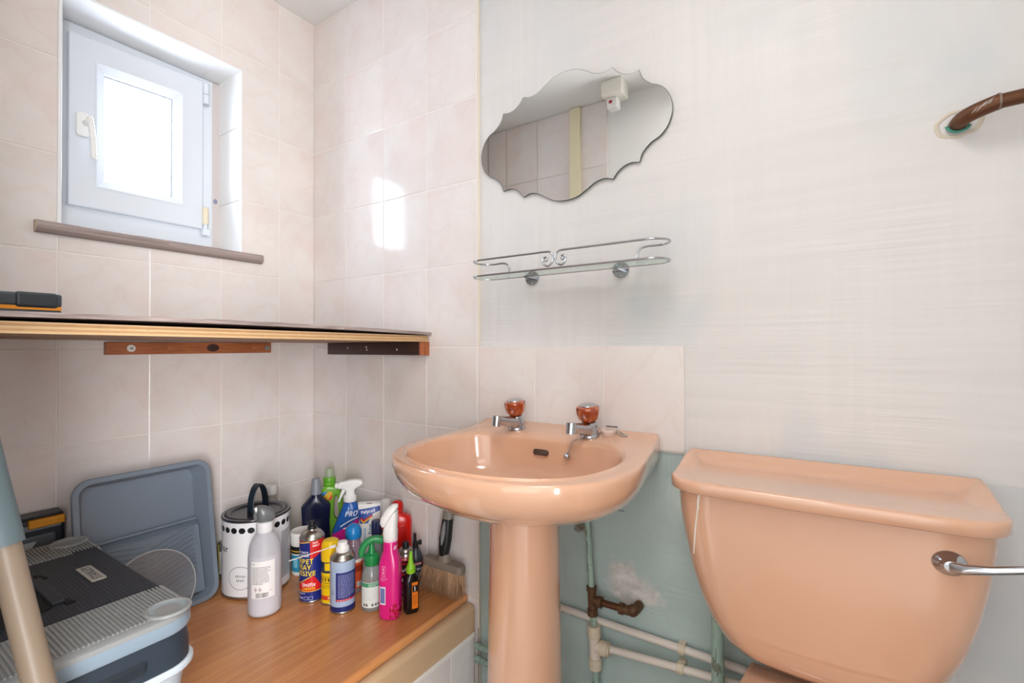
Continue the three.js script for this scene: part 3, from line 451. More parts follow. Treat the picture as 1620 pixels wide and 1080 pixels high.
    const h = mesh('handle', (() => { const pr = [[0.008, 0.037], [0.0185, 0.039], [0.0245, 0.046], [0.0282, 0.058], [0.029, 0.069], [0.0275, 0.0745], [0.022, 0.077], [0, 0.077]]; const rg = pr.map(([r, y]) => { const p = []; for (let i = 0; i < 64; i++) { const a = -i / 64 * Math.PI * 2; const f = 1 - 0.05 * Math.abs(Math.sin(a * 4)); p.push([r * f * Math.cos(a), y, r * f * Math.sin(a)]); } return p; }); return loft(rg, true, false, 0.6); })(), amber, g, 'amber fluted handle');
    mesh('cap', at(lathe([[0, 0], [0.0205, 0, 0.001], [0.02, 0.003, 0.001], [0, 0.004]], 28), 0, 0.0765, 0), M.chrome, h);
    return g;
  };
  tap(0.9655, 0.057, 'left basin tap with amber handle, nothing chained to it', -0.18);
  tap(1.1745, 0.057, 'right basin tap with amber handle beside the basin plug', -0.18);
  // plug on its chain
  const p = thing('basin_plug', 'white rubber plug with a ring and bead chain lying behind the basin', 'plug', [1.214, 0.8158, 0.032]); p.rotation.x = 0.2;
  mesh('stopper', lathe([[0, 0], [0.017, 0, 0.002], [0.019, 0.012, 0.002], [0.0175, 0.0155, 0.002], [0, 0.0145]], 30), plastic(0xe6cfc4, 0.4), p);
  const rg = new THREE.TorusGeometry(0.0125, 0.0015, 10, 30); rg.rotateX(1.2); rg.translate(0.008, 0.0205, -0.002); mesh('pull_ring', rg, S({ color: 0x6b6a6c, metalness: 0.9, roughness: 0.35 }), p);
  const beads = [], bead = (x, y, z, r = 0.0019) => { const g = new THREE.SphereGeometry(r, 8, 6); g.translate(x, y, z); beads.push(g); };
  const chain = new THREE.CatmullRomCurve3([[0.018, 0.011, -0.002], [0.028, 0.004, 0.002], [0.04, 0.0025, 0.004], [0.046, 0.0025, -0.001], [0.034, 0.0025, -0.006], [0.02, 0.0025, -0.02], [-0.01, 0.0025, -0.021], [-0.022, 0.002, -0.006], [-0.03, 0.002, 0.016]].map((q) => V(...q)));
  for (let i = 0; i <= 40; i++) { const q = chain.getPoint(i / 40); bead(q.x, q.y, q.z); }
  mesh('chain', merge(beads), M.steel, p);
  const c2 = thing('basin_chain', 'short bead chain with a ball end hanging into the basin', 'chain', [0, 0, 0]);
  beads.length = 0; const cc = new THREE.CatmullRomCurve3([[1.167, 0.8098, 0.083], [1.158, 0.8085, 0.093], [1.149, 0.8025, 0.1], [1.1445, 0.791, 0.1035], [1.141, 0.782, 0.1065], [1.139, 0.7775, 0.108]].map((q) => V(...q)));
  for (let i = 0; i <= 16; i++) { const q = cc.getPoint(i / 16); bead(q.x, q.y, q.z, 0.0017); }
  mesh('links', merge(beads), M.steel, c2);
  const ball = new THREE.SphereGeometry(0.0078, 20, 14); ball.scale(1, 1.1, 1); ball.translate(1.1385, 0.769, 0.1095); mesh('ball', ball, M.chrome, c2);
}

// ------------------------------------------------------------------ toilet: cistern, lever, pan
{
  const CX = 1.637;
  const sect = (hw, zf, y, n = 72, rc = 0.055, zb = 0.0) => { // D section, back on the wall; ring starts back left
    const p = [], zs = zf - rc; const pts = [];
    const push = (x, z) => pts.push([x, z]);
    for (let i = 0; i < 10; i++) push(-hw + 2 * hw * i / 10, zb);
    const s = Math.max(0.002, zs - zb); for (let i = 0; i < 8; i++) push(hw, zb + s * i / 8);
    for (let i = 0; i <= 12; i++) { const a = i / 12 * Math.PI / 2; push(hw - rc + rc * Math.cos(a), zs + rc * Math.sin(a)); }
    for (let i = 1; i < 16; i++) { const u = i / 16; push((hw - rc) * (1 - 2 * u), zf + 0.004 * Math.sin(u * Math.PI)); }
    for (let i = 0; i <= 12; i++) { const a = Math.PI / 2 + i / 12 * Math.PI / 2; push(-hw + rc + rc * Math.cos(a), zs + rc * Math.sin(a)); }
    for (let i = 1; i < 8; i++) push(-hw, zs - s * i / 8);
    return pts.map(([x, z]) => [CX + x, y, z]);
  };
  const t = thing('toilet', 'peach ceramic toilet with low cistern fixed to the painted wall', 'toilet');
  const body = [];
  for (const [hw, zf, y, rc] of [[0.085, 0.135, 0.444, 0.05], [0.115, 0.15, 0.447, 0.055], [0.14, 0.16, 0.458, 0.06], [0.16, 0.165, 0.474, 0.06], [0.182, 0.168, 0.508, 0.06], [0.199, 0.17, 0.548, 0.058], [0.213, 0.173, 0.6, 0.055], [0.223, 0.176, 0.655, 0.053], [0.23, 0.178, 0.705, 0.05], [0.234, 0.18, 0.76, 0.05]]) body.push(sect(hw, zf, y, 72, rc, 0.001));
  mesh('cistern', loft(body, true, true, 1.0), M.ceramic, t);
  const lid = [];
  for (const [hw, zf, y, rc] of [[0.232, 0.188, 0.7535, 0.06], [0.2435, 0.199, 0.7535, 0.065], [0.246, 0.202, 0.756, 0.066], [0.246, 0.202, 0.7705, 0.066], [0.2452, 0.2012, 0.7738, 0.0655], [0.243, 0.199, 0.7762, 0.064], [0.239, 0.195, 0.777, 0.062], [0.231, 0.187, 0.7768, 0.057]]) lid.push(sect(hw, zf, y, 72, rc, 0.001));
  // sides and back rise into a lip
  for (const r of lid) for (const p of r) { const zk = Math.max(0, 1 - p[2] / 0.13); if (p[1] > 0.765) p[1] += 0.022 * zk * zk * (3 - 2 * zk) * (p[1] > 0.7765 ? 1 : 0.9); }
  const inner = sect(0.205, 0.16, 0.7763, 72, 0.045, 0.035), inner2 = sect(0.195, 0.15, 0.7761, 72, 0.04, 0.045);
  const mid = sect(0.215, 0.17, 0.7766, 72, 0.05, 0.022); for (const p of mid) { const zk = Math.max(0, 1 - p[2] / 0.1); p[1] += 0.012 * zk; }
  lid[lid.length - 1].forEach((p) => { if (p[2] < 0.01) p[2] = 0.01; });
  mesh('cistern_lid', loft([...lid, mid, inner, inner2], true, true, 1.0), M.ceramic, t);
  // flush lever
  const lv = mesh('flush_lever', merge([(() => { const g = lathe([[0, 0], [0.021, 0, 0.002], [0.021, 0.004, 0.003], [0.013, 0.012, 0.004], [0.0085, 0.018], [0, 0.019]], 32); g.rotateX(Math.PI / 2); g.scale(1, 0.9, 1); g.translate(1.806, 0.705, 0.176); return g; })(), (() => { const ring = (x, y, z, w, h) => { const p = []; for (let i = 0; i < 18; i++) { const a = -i / 18 * Math.PI * 2; p.push([x, y + h * Math.sin(a), z + w * Math.cos(a)]); } return p; }; return loft([ring(1.803, 0.7045, 0.19, 0.006, 0.008), ring(1.818, 0.706, 0.198, 0.007, 0.0075), ring(1.845, 0.713, 0.204, 0.0062, 0.006), ring(1.9, 0.7285, 0.206, 0.006, 0.0055), ring(1.95, 0.742, 0.206, 0.0068, 0.0062)], true, true, 0.7); })()]), M.chrome, t, 'chrome flush lever');
  // dribble of white paint on the cistern
  const dr = merge([tube([[1.452, 0.753, 0.1785], [1.4495, 0.735, 0.1775], [1.449, 0.72, 0.176]], 0.0026, 14, 8), tube([[1.4495, 0.735, 0.1775], [1.447, 0.71, 0.1768], [1.443, 0.68, 0.1734], [1.4405, 0.655, 0.1689], [1.437, 0.628, 0.1605]], 0.0016, 30, 6)]); mesh('paint_drip', dr, S({ color: 0xf4efe8, roughness: 0.6 }), t, 'white paint drip');
  // pan: rear deck, bowl, foot
  const oval = (cx, cz, hw, hz, y, back, n = 48) => { const p = []; for (let i = 0; i < n; i++) { const a = i / n * Math.PI * 2; let x = hw * Math.sign(Math.cos(a)) * Math.abs(Math.cos(a)) ** 0.85, z = hz * Math.sin(a); z = Math.max(z, back - cz); p.push([cx + x, y, cz + z]); } return p.map((q) => q); };
  const flip = (r) => r.slice().reverse();
  mesh('pan', loft([[0.1, 0.0, 0.34, 0.19], [0.1, 0.06, 0.34, 0.19], [0.095, 0.16, 0.33, 0.18], [0.13, 0.27, 0.35, 0.23], [0.172, 0.36, 0.37, 0.27], [0.182, 0.4, 0.375, 0.28]].map(([hw, y, cz, hz]) => flip(oval(1.64, cz, hw, hz, y, 0.1))), true, true, 0.8), M.ceramic, t);
  mesh('rear_deck', toCreasedNormals(loft([0.3, 0.409, 0.418, 0.421].map((y, i) => { const e = [0, 0, 0.002, 0.008][i]; return [[1.753 - e, y, 0.098 + e], [1.527 + e, y, 0.098 + e], [1.506 + e, y, 0.25 - e], [1.774 - e, y, 0.25 - e]].reverse(); }), true, true, 0.5), 0.5), M.ceramic, t);
  mesh('seat', loft([[0, 0.404], [0.004, 0.402], [0.004, 0.42], [0, 0.424]].map(([e, y], i) => flip(oval(1.64, 0.41, 0.19 + e - (i === 3 ? 0.01 : 0), 0.26 + e - (i === 3 ? 0.01 : 0), y, 0.255))), true, true, 0.6), M.ceramic, t);
}

// ------------------------------------------------------------------ pipework
{
  const g = thing('supply_pipe', 'thin green painted pipe running up behind the basin from a brown tee', 'pipe');
  mesh('upper_pipe', rod([1.1475, 0.66, 0.024], [1.1635, 0.425, 0.026], 0.0075), M.greenPipe, g);
  mesh('lower_pipe', rod([1.1665, 0.37, 0.026], [1.169, 0.325, 0.026], 0.0078), M.greenPipe, g);
  mesh('tee', merge([rod([1.1632, 0.434, 0.026], [1.1635, 0.424, 0.026], 0.0125), rod([1.1635, 0.426, 0.026], [1.166, 0.366, 0.026], 0.0105), rod([1.1655, 0.38, 0.026], [1.166, 0.364, 0.026], 0.0125), rod([1.165, 0.402, 0.026], [1.183, 0.402, 0.027], 0.011), rod([1.181, 0.402, 0.027], [1.191, 0.402, 0.027], 0.0135)]), M.fitting, g, 'brown brass tee');
  mesh('branch', rod([1.188, 0.402, 0.027], [1.246, 0.403, 0.028], 0.0082), M.copper, g);
  mesh('elbow', merge([rod([1.236, 0.403, 0.028], [1.246, 0.403, 0.028], 0.0135), pipe([[1.244, 0.403, 0.028], [1.272, 0.404, 0.028], [1.276, 0.409, 0.0]], 0.0112, 0.014), (() => { const s = new THREE.SphereGeometry(0.014, 18, 12); s.translate(1.268, 0.405, 0.026); return s; })()]), M.fitting, g, 'brown brass elbow entering the wall');
  const w = thing('drop_pipe', 'green chipped pipe dropping to the floor below the cream plastic tee', 'pipe');
  mesh('tube', rod([1.172, 0.25, 0.026], [1.178, 0.0, 0.026], 0.0082), M.greenPipe, w);
  const tee = thing('plastic_tee', 'cream push-fit plastic tee joining the white pipe to the green pipe', 'pipe fitting');
  mesh('body', merge([rod([1.1695, 0.335, 0.026], [1.1725, 0.238, 0.026], 0.0135), rod([1.171, 0.29, 0.026], [1.2, 0.291, 0.026], 0.0135)]), plastic(0xe4d8cc, 0.35), tee);
  mesh('collar', rod([1.1692, 0.341, 0.026], [1.17, 0.312, 0.026], 0.0165), M.pipeCream, tee); mesh('collar', rod([1.1718, 0.262, 0.026], [1.1725, 0.236, 0.026], 0.0162), M.pipeCream, tee); mesh('collar', rod([1.186, 0.2905, 0.026], [1.206, 0.2915, 0.026], 0.0175), M.pipeCream, tee);
  mesh('end_ring', rod([1.206, 0.2913, 0.026], [1.211, 0.2915, 0.026], 0.0135), M.pipeCream, tee);
  const p1 = thing('plastic_pipe', 'upper of the two white plastic pipes crossing the green wall', 'pipe'); mesh('tube', rod([0.93, 0.347, 0.0065], [1.62, 0.339, 0.0085], 0.0088), M.pipeWhite, p1);
  const p2 = thing('plastic_pipe', 'lower of the two white plastic pipes, starting at the cream tee', 'pipe'); mesh('tube', rod([1.205, 0.2925, 0.022], [1.6, 0.322, 0.022], 0.0088), M.pipeWhite, p2);
  const c = thing('pipe_clip', 'pale double clip holding the two white plastic pipes together', 'clip');
  const saddle = (y, z, r) => { const s = new THREE.Shape(); s.absarc(0, 0, r + 0.003, -0.4, Math.PI + 0.4, false); s.absarc(0, 0, r, Math.PI + 0.4, -0.4, true); const e = extrude(s, 0.016, 0.0008, 1); e.rotateY(Math.PI / 2); e.rotateX(Math.PI / 2); return at(e, 1.368, y, z); };
  mesh('upper_saddle', merge([saddle(0.342, 0.008, 0.0092), rbox(0.016, 0.026, 0.012, 0.002, 1.376, 0.342, 0.0)]), M.pipeCream, c); mesh('lower_saddle', merge([saddle(0.3055, 0.022, 0.0092), rbox(0.016, 0.022, 0.02, 0.002, 1.376, 0.3055, 0.004)]), M.pipeCream, c);
  const o = thing('overflow_pipe', 'thick grey-green pipe dropping from under the toilet cistern', 'pipe'); mesh('tube', rod([1.462, 0.47, 0.066], [1.462, 0.0, 0.066], 0.0125), M.greenPipe, o); mesh('collar', rod([1.462, 0.33, 0.066], [1.462, 0.285, 0.066], 0.0138), M.greenPipe, o);
  for (const [y, l] of [[0.164, 'upper'], [0.127, 'lower']]) { const s = thing('pipe_stub', `${l} of two green pipes poking out of the tiled plinth beside the pedestal`, 'pipe'); mesh('tube', rod([0.805, y, 0.022], [1.02, y - 0.004, 0.022], 0.0085), M.greenPipe, s); mesh('nut', rod([0.8, y, 0.022], [0.818, y, 0.022], 0.0105, 8), M.greenPipe, s); }
  // copper pipe at the right
  const b = thing('copper_pipe', 'brown copper pipe bending out of the rough hole in the wall', 'pipe');
  mesh('elbow', pipe([[1.853, 1.42, -0.03], [1.856, 1.42, 0.034], [1.9, 1.431, 0.04]], 0.0128, 0.026, 18), M.copper, b);
  mesh('tube', rod([1.892, 1.43, 0.0398], [2.34, 1.449, 0.0398], 0.0116), M.copper, b);
  mesh('solder_ring', rod([1.896, 1.4302, 0.0399], [1.8985, 1.4303, 0.0399], 0.0134), S({ color: 0x8a7c70, roughness: 0.5, metalness: 0.4 }), b);
  const vg = new THREE.TorusGeometry(0.0148, 0.0022, 8, 28, 2.6); vg.rotateZ(3.3); vg.scale(1.1, 1, 0.8); vg.translate(1.8545, 1.42, 0.003); mesh('verdigris', vg, S({ color: 0x4f9a8a, roughness: 0.8 }), b, 'green corroded edge');
  const hole = new THREE.TorusGeometry(0.024, 0.0034, 10, 60); { const p = hole.attributes.position; for (let i = 0; i < p.count; i++) { const a = Math.atan2(p.getY(i), p.getX(i)), k = 1 + 0.09 * Math.sin(2 * a + 1) + 0.025 * Math.sin(7 * a); p.setXYZ(i, p.getX(i) * k * 1.15, p.getY(i) * k, p.getZ(i) * 0.5); } hole.computeVertexNormals(); } hole.translate(1.856, 1.422, -0.0062); { const sm = []; for (let i = 0; i < 12; i++) { const g = new THREE.SphereGeometry(1, 8, 6); g.scale(rr(0.0004, 0.0009), rr(0.002, 0.005), 0.0006); g.rotateZ(-0.5); g.translate(1.864 + i * 0.0021, 1.4205 + i * 0.0009 + rr(-0.003, 0.002), 0.0472 + i * 0.0004); sm.push(g); } const q = mesh('paint_smear', merge(sm), S({ color: 0xb3aca6, roughness: 0.5 }), b, 'pale scratches on the elbow'); q.userData.kind = 'stuff'; }
  mesh('plaster_edge', hole, S({ color: 0xd6cbbb, roughness: 0.9 }), b, 'broken plaster rim');
}
// ------------------------------------------------------------------ things on the wooden board
const Y0 = HW + 0.0005;
const oval = (g, k) => { g.scale(1, 1, k); g.computeVertexNormals(); return g; };
const put = (name, label, category, x, z, extra = 0) => thing(name, label, category, [x, Y0, z], face(x, z, extra));
// ring of a rounded rectangle, for lofted bottles: centre (0, y, cz), half width a, half depth b, roundness e
const rring = (a, b, y, e = 0.6, n = 40, cx = 0, cz = 0) => { const p = []; for (let i = 0; i < n; i++) { const t = -i / n * Math.PI * 2, c = Math.cos(t), s = Math.sin(t); p.push([cx + a * Math.sign(c) * Math.abs(c) ** e, y, cz + b * Math.sign(s) * Math.abs(s) ** e]); } return p; };
const planeUV = (g, x0, x1, y0, y1) => setUV(g, (x, y) => [(x - x0) / (x1 - x0), (y - y0) / (y1 - y0)]);

const rrPts = (w, h, r, x, y, n = 8) => { const p = []; for (const [sx, sy, a0] of [[1, -1, -Math.PI / 2], [1, 1, 0], [-1, 1, Math.PI / 2], [-1, -1, Math.PI]]) for (let i = 0; i <= n; i++) { const a = a0 + i / n * Math.PI / 2; p.push([x + sx * (w / 2 - r) + r * Math.cos(a), y + sy * (h / 2 - r) + r * Math.sin(a)]); } return p; };

// paint tin
{
  const x = 0.171, z = 0.317, R = 0.0935, t = put('paint_tin', 'large white paint tin with a row of black dots and a dark lid', 'paint tin', x, z);
  const tex = canvas(2048, 840, (c, w, h) => {
    c.fillStyle = '#16181c'; for (let i = 0; i < 24; i++) { c.beginPath(); c.arc((i + 0.4) * w / 24, 92, 33, 0, 7); c.fill(); }
    c.strokeStyle = '#f4f4f4'; c.lineWidth = 5; c.lineCap = 'round'; c.beginPath(); c.moveTo(24.4 * w / 48 - 10, 96); c.lineTo(24.4 * w / 48 + 14, 88); c.stroke();
    text(c, 'Interior', 360, 348, 96, '#16181c', 'sans-serif', 'bold'); text(c, 'Matt', 360, 452, 96, '#16181c', 'sans-serif', 'bold');
    c.strokeStyle = '#2a2c30'; c.lineWidth = 4; c.beginPath(); c.arc(870, 625, 128, 0, 7); c.stroke();
    text(c, 'White', 870, 618, 40, '#3a3c40', 'sans-serif', 'normal', 'center'); text(c, 'Matt', 870, 664, 40, '#3a3c40', 'sans-serif', 'normal', 'center');
    for (const q of [1280, 1490]) { c.fillStyle = '#c9ccd2'; c.fillRect(q, 190, 180, 560); lines(c, q + 12, 205, 156, 30, 18, 6, '#6d7076'); }
  }, '#f3f4f6');
  mesh('wall', sleeve(R, 0.008, 0.224, 64), withMap(tex, 0.35), t);
  mesh('bottom_rim', lathe([[0, 0.002], [R - 0.004, 0.001], [R + 0.001, 0.0, 0.002], [R + 0.0015, 0.006, 0.002], [R, 0.009]], 56), M.steel, t);
  mesh('top_rim', lathe([[R, 0.222], [R + 0.0025, 0.226, 0.002], [R + 0.002, 0.231, 0.002], [R - 0.006, 0.231, 0.002], [R - 0.009, 0.226], [R - 0.016, 0.225]], 64), S({ color: 0x6d7178, metalness: 0.9, roughness: 0.25 }), t);
  mesh('lid', lathe([[R - 0.008, 0.226], [R - 0.012, 0.2315, 0.003], [R - 0.022, 0.2315, 0.002], [R - 0.026, 0.2265, 0.002], [0.03, 0.2265], [0, 0.2265]], 64), plastic(0x22262e, 0.22), t);
  const band = []; for (let i = 0; i <= 24; i++) { const a = i / 24 * Math.PI, q = 0.031, hh = 0.082; band.push([q * Math.cos(a) * (1 - 0.1 * Math.sin(a)), 0.227 + hh * Math.sin(a) ** 0.8]); }
  const hs = new THREE.Shape(); band.forEach(([a, b], i) => i ? hs.lineTo(a, b) : hs.moveTo(a, b)); [...band].reverse().forEach(([a, b]) => hs.lineTo(a * 0.88, 0.227 + (b - 0.227) * 0.955)); hs.closePath();
  const hg = extrude(hs, 0.024, 0.0008, 1); hg.translate(0, 0, -0.012); hg.rotateY(0.75); hg.translate(0.004, 0, -0.012); mesh('handle', toCreasedNormals(hg, 0.5), plastic(0x1d2734, 0.35), t);
}
// clear spray bottle in front
{
  const t = put('spray_bottle', 'frosted clear spray bottle with grey trigger head and white paper label', 'spray bottle', 0.338, 0.386, 0.1);
  const prof = [[0, 0.001], [0.038, 0.001, 0.004], [0.0425, 0.008, 0.005], [0.0425, 0.165, 0.02], [0.036, 0.2, 0.02], [0.019, 0.221, 0.01], [0.0175, 0.229], [0, 0.229]];
  mesh('body', lathe(prof, 48), S({ color: 0xf0f0f5, transmission: 0.55, thickness: 0, roughness: 0.42, ior: 1.35 }), t, 'frosted translucent body');
  mesh('liquid', lathe([[0, 0.004], [0.0405, 0.005, 0.004], [0.0408, 0.163, 0.003], [0, 0.1632]], 40), S({ color: 0xecebef, roughness: 0.5 }), t, 'pale liquid');
  const lab = canvas(512, 620, (c, w, h) => { text(c, 'xxxxxxx', 20, 46, 0, '#333'); lines(c, 22, 40, 110, 1, 10, 10, '#333'); lines(c, 22, 96, 400, 13, 23, 9, '#5a5a5e'); c.lineWidth = 5; for (const q of [105, 200]) { c.save(); c.translate(q, 470); c.rotate(Math.PI / 4); c.strokeStyle = '#b0504a'; c.strokeRect(-24, -24, 48, 48); c.restore(); c.fillStyle = '#333'; c.fillRect(q - 9, 458, 18, 24); } barcode(c, 110, 525, 260, 80); lines(c, 400, 500, 50, 1, 10, 8, '#444'); }, '#f4f4f4');
  mesh('label', patch(0.0432, 0.055, 0.155, -0.95, 0.5, 24), withMap(lab, 0.5), t, 'white printed label');
  mesh('collar', lathe([[0.0165, 0.222], [0.021, 0.222, 0.002], [0.0215, 0.249, 0.003], [0.012, 0.252], [0, 0.252]], 32), plastic(0xe9eaec, 0.35), t);
  const head = loft([rring(0.016, 0.014, 0.25), rring(0.0205, 0.016, 0.254, 0.6, 40, 0.003), rring(0.0245, 0.018, 0.263, 0.7, 40, 0.004), rring(0.0235, 0.018, 0.273, 0.75, 40, 0.002), rring(0.0195, 0.0165, 0.283, 0.8, 40, -0.003), rring(0.013, 0.012, 0.291, 0.9, 40, -0.0085), rring(0.005, 0.005, 0.295, 1, 40, -0.0125)], true, true, 1);
  mesh('trigger_head', head, plastic(0x6b6e70, 0.25), t, 'grey domed spray head');
  mesh('trigger', loft([rring(0.007, 0.006, 0.283, 0.8, 24, -0.018), rring(0.006, 0.005, 0.27, 0.8, 24, -0.0235), rring(0.005, 0.004, 0.256, 0.8, 24, -0.0225)], true, true, 0.9), plastic(0x6b6e70, 0.25), t);
  mesh('nozzle', rod([-0.011, 0.287, 0.0], [-0.0255, 0.284, 0.002], 0.0075), M.white, t);
}
// clear bottle with white cap behind the tin
{
  const t = put('clear_bottle', 'clear bottle with white screw cap hidden behind the paint tin', 'bottle', 0.038, 0.192);
  mesh('body', lathe([[0, 0], [0.026, 0, 0.003], [0.028, 0.006, 0.004], [0.028, 0.18, 0.01], [0.016, 0.215, 0.008], [0.015, 0.233], [0, 0.233]], 32), S({ color: 0xdedad6, transmission: 0.7, thickness: 0, roughness: 0.15 }), t);
  mesh('cap', lathe([[0, 0.226], [0.0185, 0.226, 0.001], [0.0188, 0.257, 0.003], [0, 0.258]], 32), plastic(0xe8e4e0, 0.4), t);
}
// filler tub
{
  const t = put('filler_tub', 'small white tub with blue label and black and yellow band', 'tub', 0.213, 0.186);
  const tex = canvas(1024, 400, (c, w, h) => { c.fillStyle = '#e8e6df'; c.fillRect(0, 0, w, h); c.fillStyle = '#1a1c20'; c.fillRect(0, 20, w, 58); c.fillStyle = '#e2b53a'; c.fillRect(0, 78, w, 16); c.fillStyle = '#1a1c20'; c.fillRect(0, 94, w, 26); c.fillStyle = '#2f93b8'; c.fillRect(0, 140, w, 232); c.fillStyle = '#7fc4da'; c.fillRect(360, 180, 70, 130); lines(c, 200, 170, 120, 9, 20, 8, '#d9eef4'); lines(c, 560, 170, 160, 9, 20, 8, '#d9eef4'); });
  mesh('tub', lathe([[0, 0], [0.034, 0, 0.002], [0.0345, 0.004], [0.0378, 0.105], [0, 0.105]], 40), plastic(0xeceae4, 0.4), t);
  mesh('label', sleeve(0.0349, 0.006, 0.099, 48, 0.038), withMap(tex, 0.4), t, 'blue printed label');
  mesh('lid', lathe([[0.0385, 0.1], [0.04, 0.1, 0.001], [0.0407, 0.13, 0.002], [0.0378, 0.1365, 0.002], [0.034, 0.134], [0, 0.134]], 40), plastic(0xf2efe9, 0.35), t);
}
// spray adhesive can
const can = (name, label, x, z, R, h, tex, extra = 0) => {
  const t = put(name, label, 'spray can', x, z, extra);
  mesh('body', sleeve(R, 0.004, h, 48), withMap(tex, 0.28), t, 'printed can wall');
  mesh('bottom_rim', lathe([[0, 0.004], [R - 0.004, 0.0], [R + 0.0006, 0.0, 0.001], [R + 0.0008, 0.004, 0.001], [R, 0.0055]], 40), M.steel, t);
  return t;
};
{
  const tex = canvas(1280, 1024, (c, w, h) => {
    c.fillStyle = '#d9232b'; c.beginPath(); c.moveTo(760, 0); c.lineTo(1120, 0); c.lineTo(1120, 130); c.lineTo(760, 330); c.fill();
    c.fillStyle = '#f0c238'; c.beginPath(); c.moveTo(300, 80); c.lineTo(760, 10); c.lineTo(760, 26); c.lineTo(300, 100); c.fill(); c.fillStyle = '#d9232b'; c.beginPath(); c.moveTo(200, 0); c.lineTo(760, 0); c.lineTo(200, 82); c.fill();
    text(c, 'HOT', 800, 60, 46, '#fff'); text(c, 'MELT', 800, 108, 46, '#fff');
    text(c, 'HEAVY DUTY', 580, 218, 52, '#fff', 'sans-serif', 'bold', 'center'); text(c, 'ALL PURPOSE', 580, 270, 52, '#fff', 'sans-serif', 'bold', 'center');
    text(c, 'CARPET', 600, 390, 118, '#f5dc2e', 'sans-serif', 'bold', 'center'); text(c, 'SPRAY', 600, 490, 118, '#f5dc2e', 'sans-serif', 'bold', 'center'); text(c, 'ADHESIVE', 590, 590, 112, '#f5dc2e', 'sans-serif', 'bold', 'center');
    c.fillStyle = '#d9232b'; c.beginPath(); c.moveTo(430, 800); c.lineTo(820, 590); c.lineTo(960, 800); c.lineTo(900, 846); c.lineTo(430, 846); c.fill();
    c.strokeStyle = '#f0c238'; c.lineWidth = 14; c.beginPath(); c.moveTo(430, 790); c.lineTo(820, 575); c.stroke(); c.beginPath(); c.moveTo(430, 850); c.lineTo(960, 850); c.stroke();
    text(c, 'Unifix', 730, 770, 84, '#fff', 'sans-serif', 'bold', 'center'); text(c, 'CARPETS', 730, 826, 56, '#f5dc2e', 'sans-serif', 'bold', 'center');
    lines(c, 480, 878, 240, 2, 18, 9, '#e6e8f2'); text(c, '500ml', 480, 985, 54, '#dfe3f2', 'sans-serif', 'bold'); c.strokeStyle = '#dfe3f2'; c.lineWidth = 5; c.strokeRect(660, 940, 60, 50); c.strokeRect(740, 940, 60, 50);
  }, '#1c2c7e');
  const t = can('adhesive_can', 'dark blue spray adhesive can with yellow lettering and black nozzle', 0.384, 0.27, 0.0345, 0.178, tex, -0.75);
  mesh('shoulder', lathe([[0.0345, 0.176], [0.0355, 0.179, 0.002], [0.0335, 0.184, 0.002], [0.026, 0.194, 0.008], [0.016, 0.2, 0.003], [0.015, 0.203], [0, 0.203]], 40), M.steel, t, 'bare metal dome');
  mesh('nozzle', lathe([[0, 0.201], [0.0125, 0.201, 0.001], [0.0125, 0.209, 0.002], [0.008, 0.211], [0.0075, 0.224, 0.002], [0, 0.2245]], 24), M.black, t, 'black spray nozzle');
}
// dark blue cleaner with grey cap
{
  const t = put('cleaner_bottle', 'dark navy cleaner bottle with tapered grey cap', 'bottle', 0.183, 0.118);
  mesh('body', loft([rring(0.044, 0.0215, 0.001), rring(0.046, 0.0215, 0.006), rring(0.0465, 0.0215, 0.08), rring(0.044, 0.0215, 0.135), rring(0.0465, 0.0215, 0.178), rring(0.047, 0.0215, 0.19), rring(0.04, 0.0215, 0.2, 0.7), rring(0.026, 0.02, 0.216, 0.8), rring(0.0165, 0.0165, 0.227, 1), rring(0.0165, 0.0165, 0.234, 1)], true, true, 0.9), plastic(0x161d3c, 0.22), t);
  mesh('cap', lathe([[0, 0.231], [0.0185, 0.231, 0.001], [0.018, 0.236, 0.003], [0.0125, 0.284, 0.003], [0, 0.285]], 32), plastic(0x8b919b, 0.35), t, 'grey cap');
  const tx = canvas(256, 256, (c) => { lines(c, 20, 30, 210, 10, 22, 8, '#5a6488'); }, '#161d3c'); mesh('label', planeUV(box(0.05, 0.06, 0.0005, -0.006, 0.12, 0.0218), -0.031, 0.019, 0.09, 0.15), withMap(tx, 0.4), t);
}
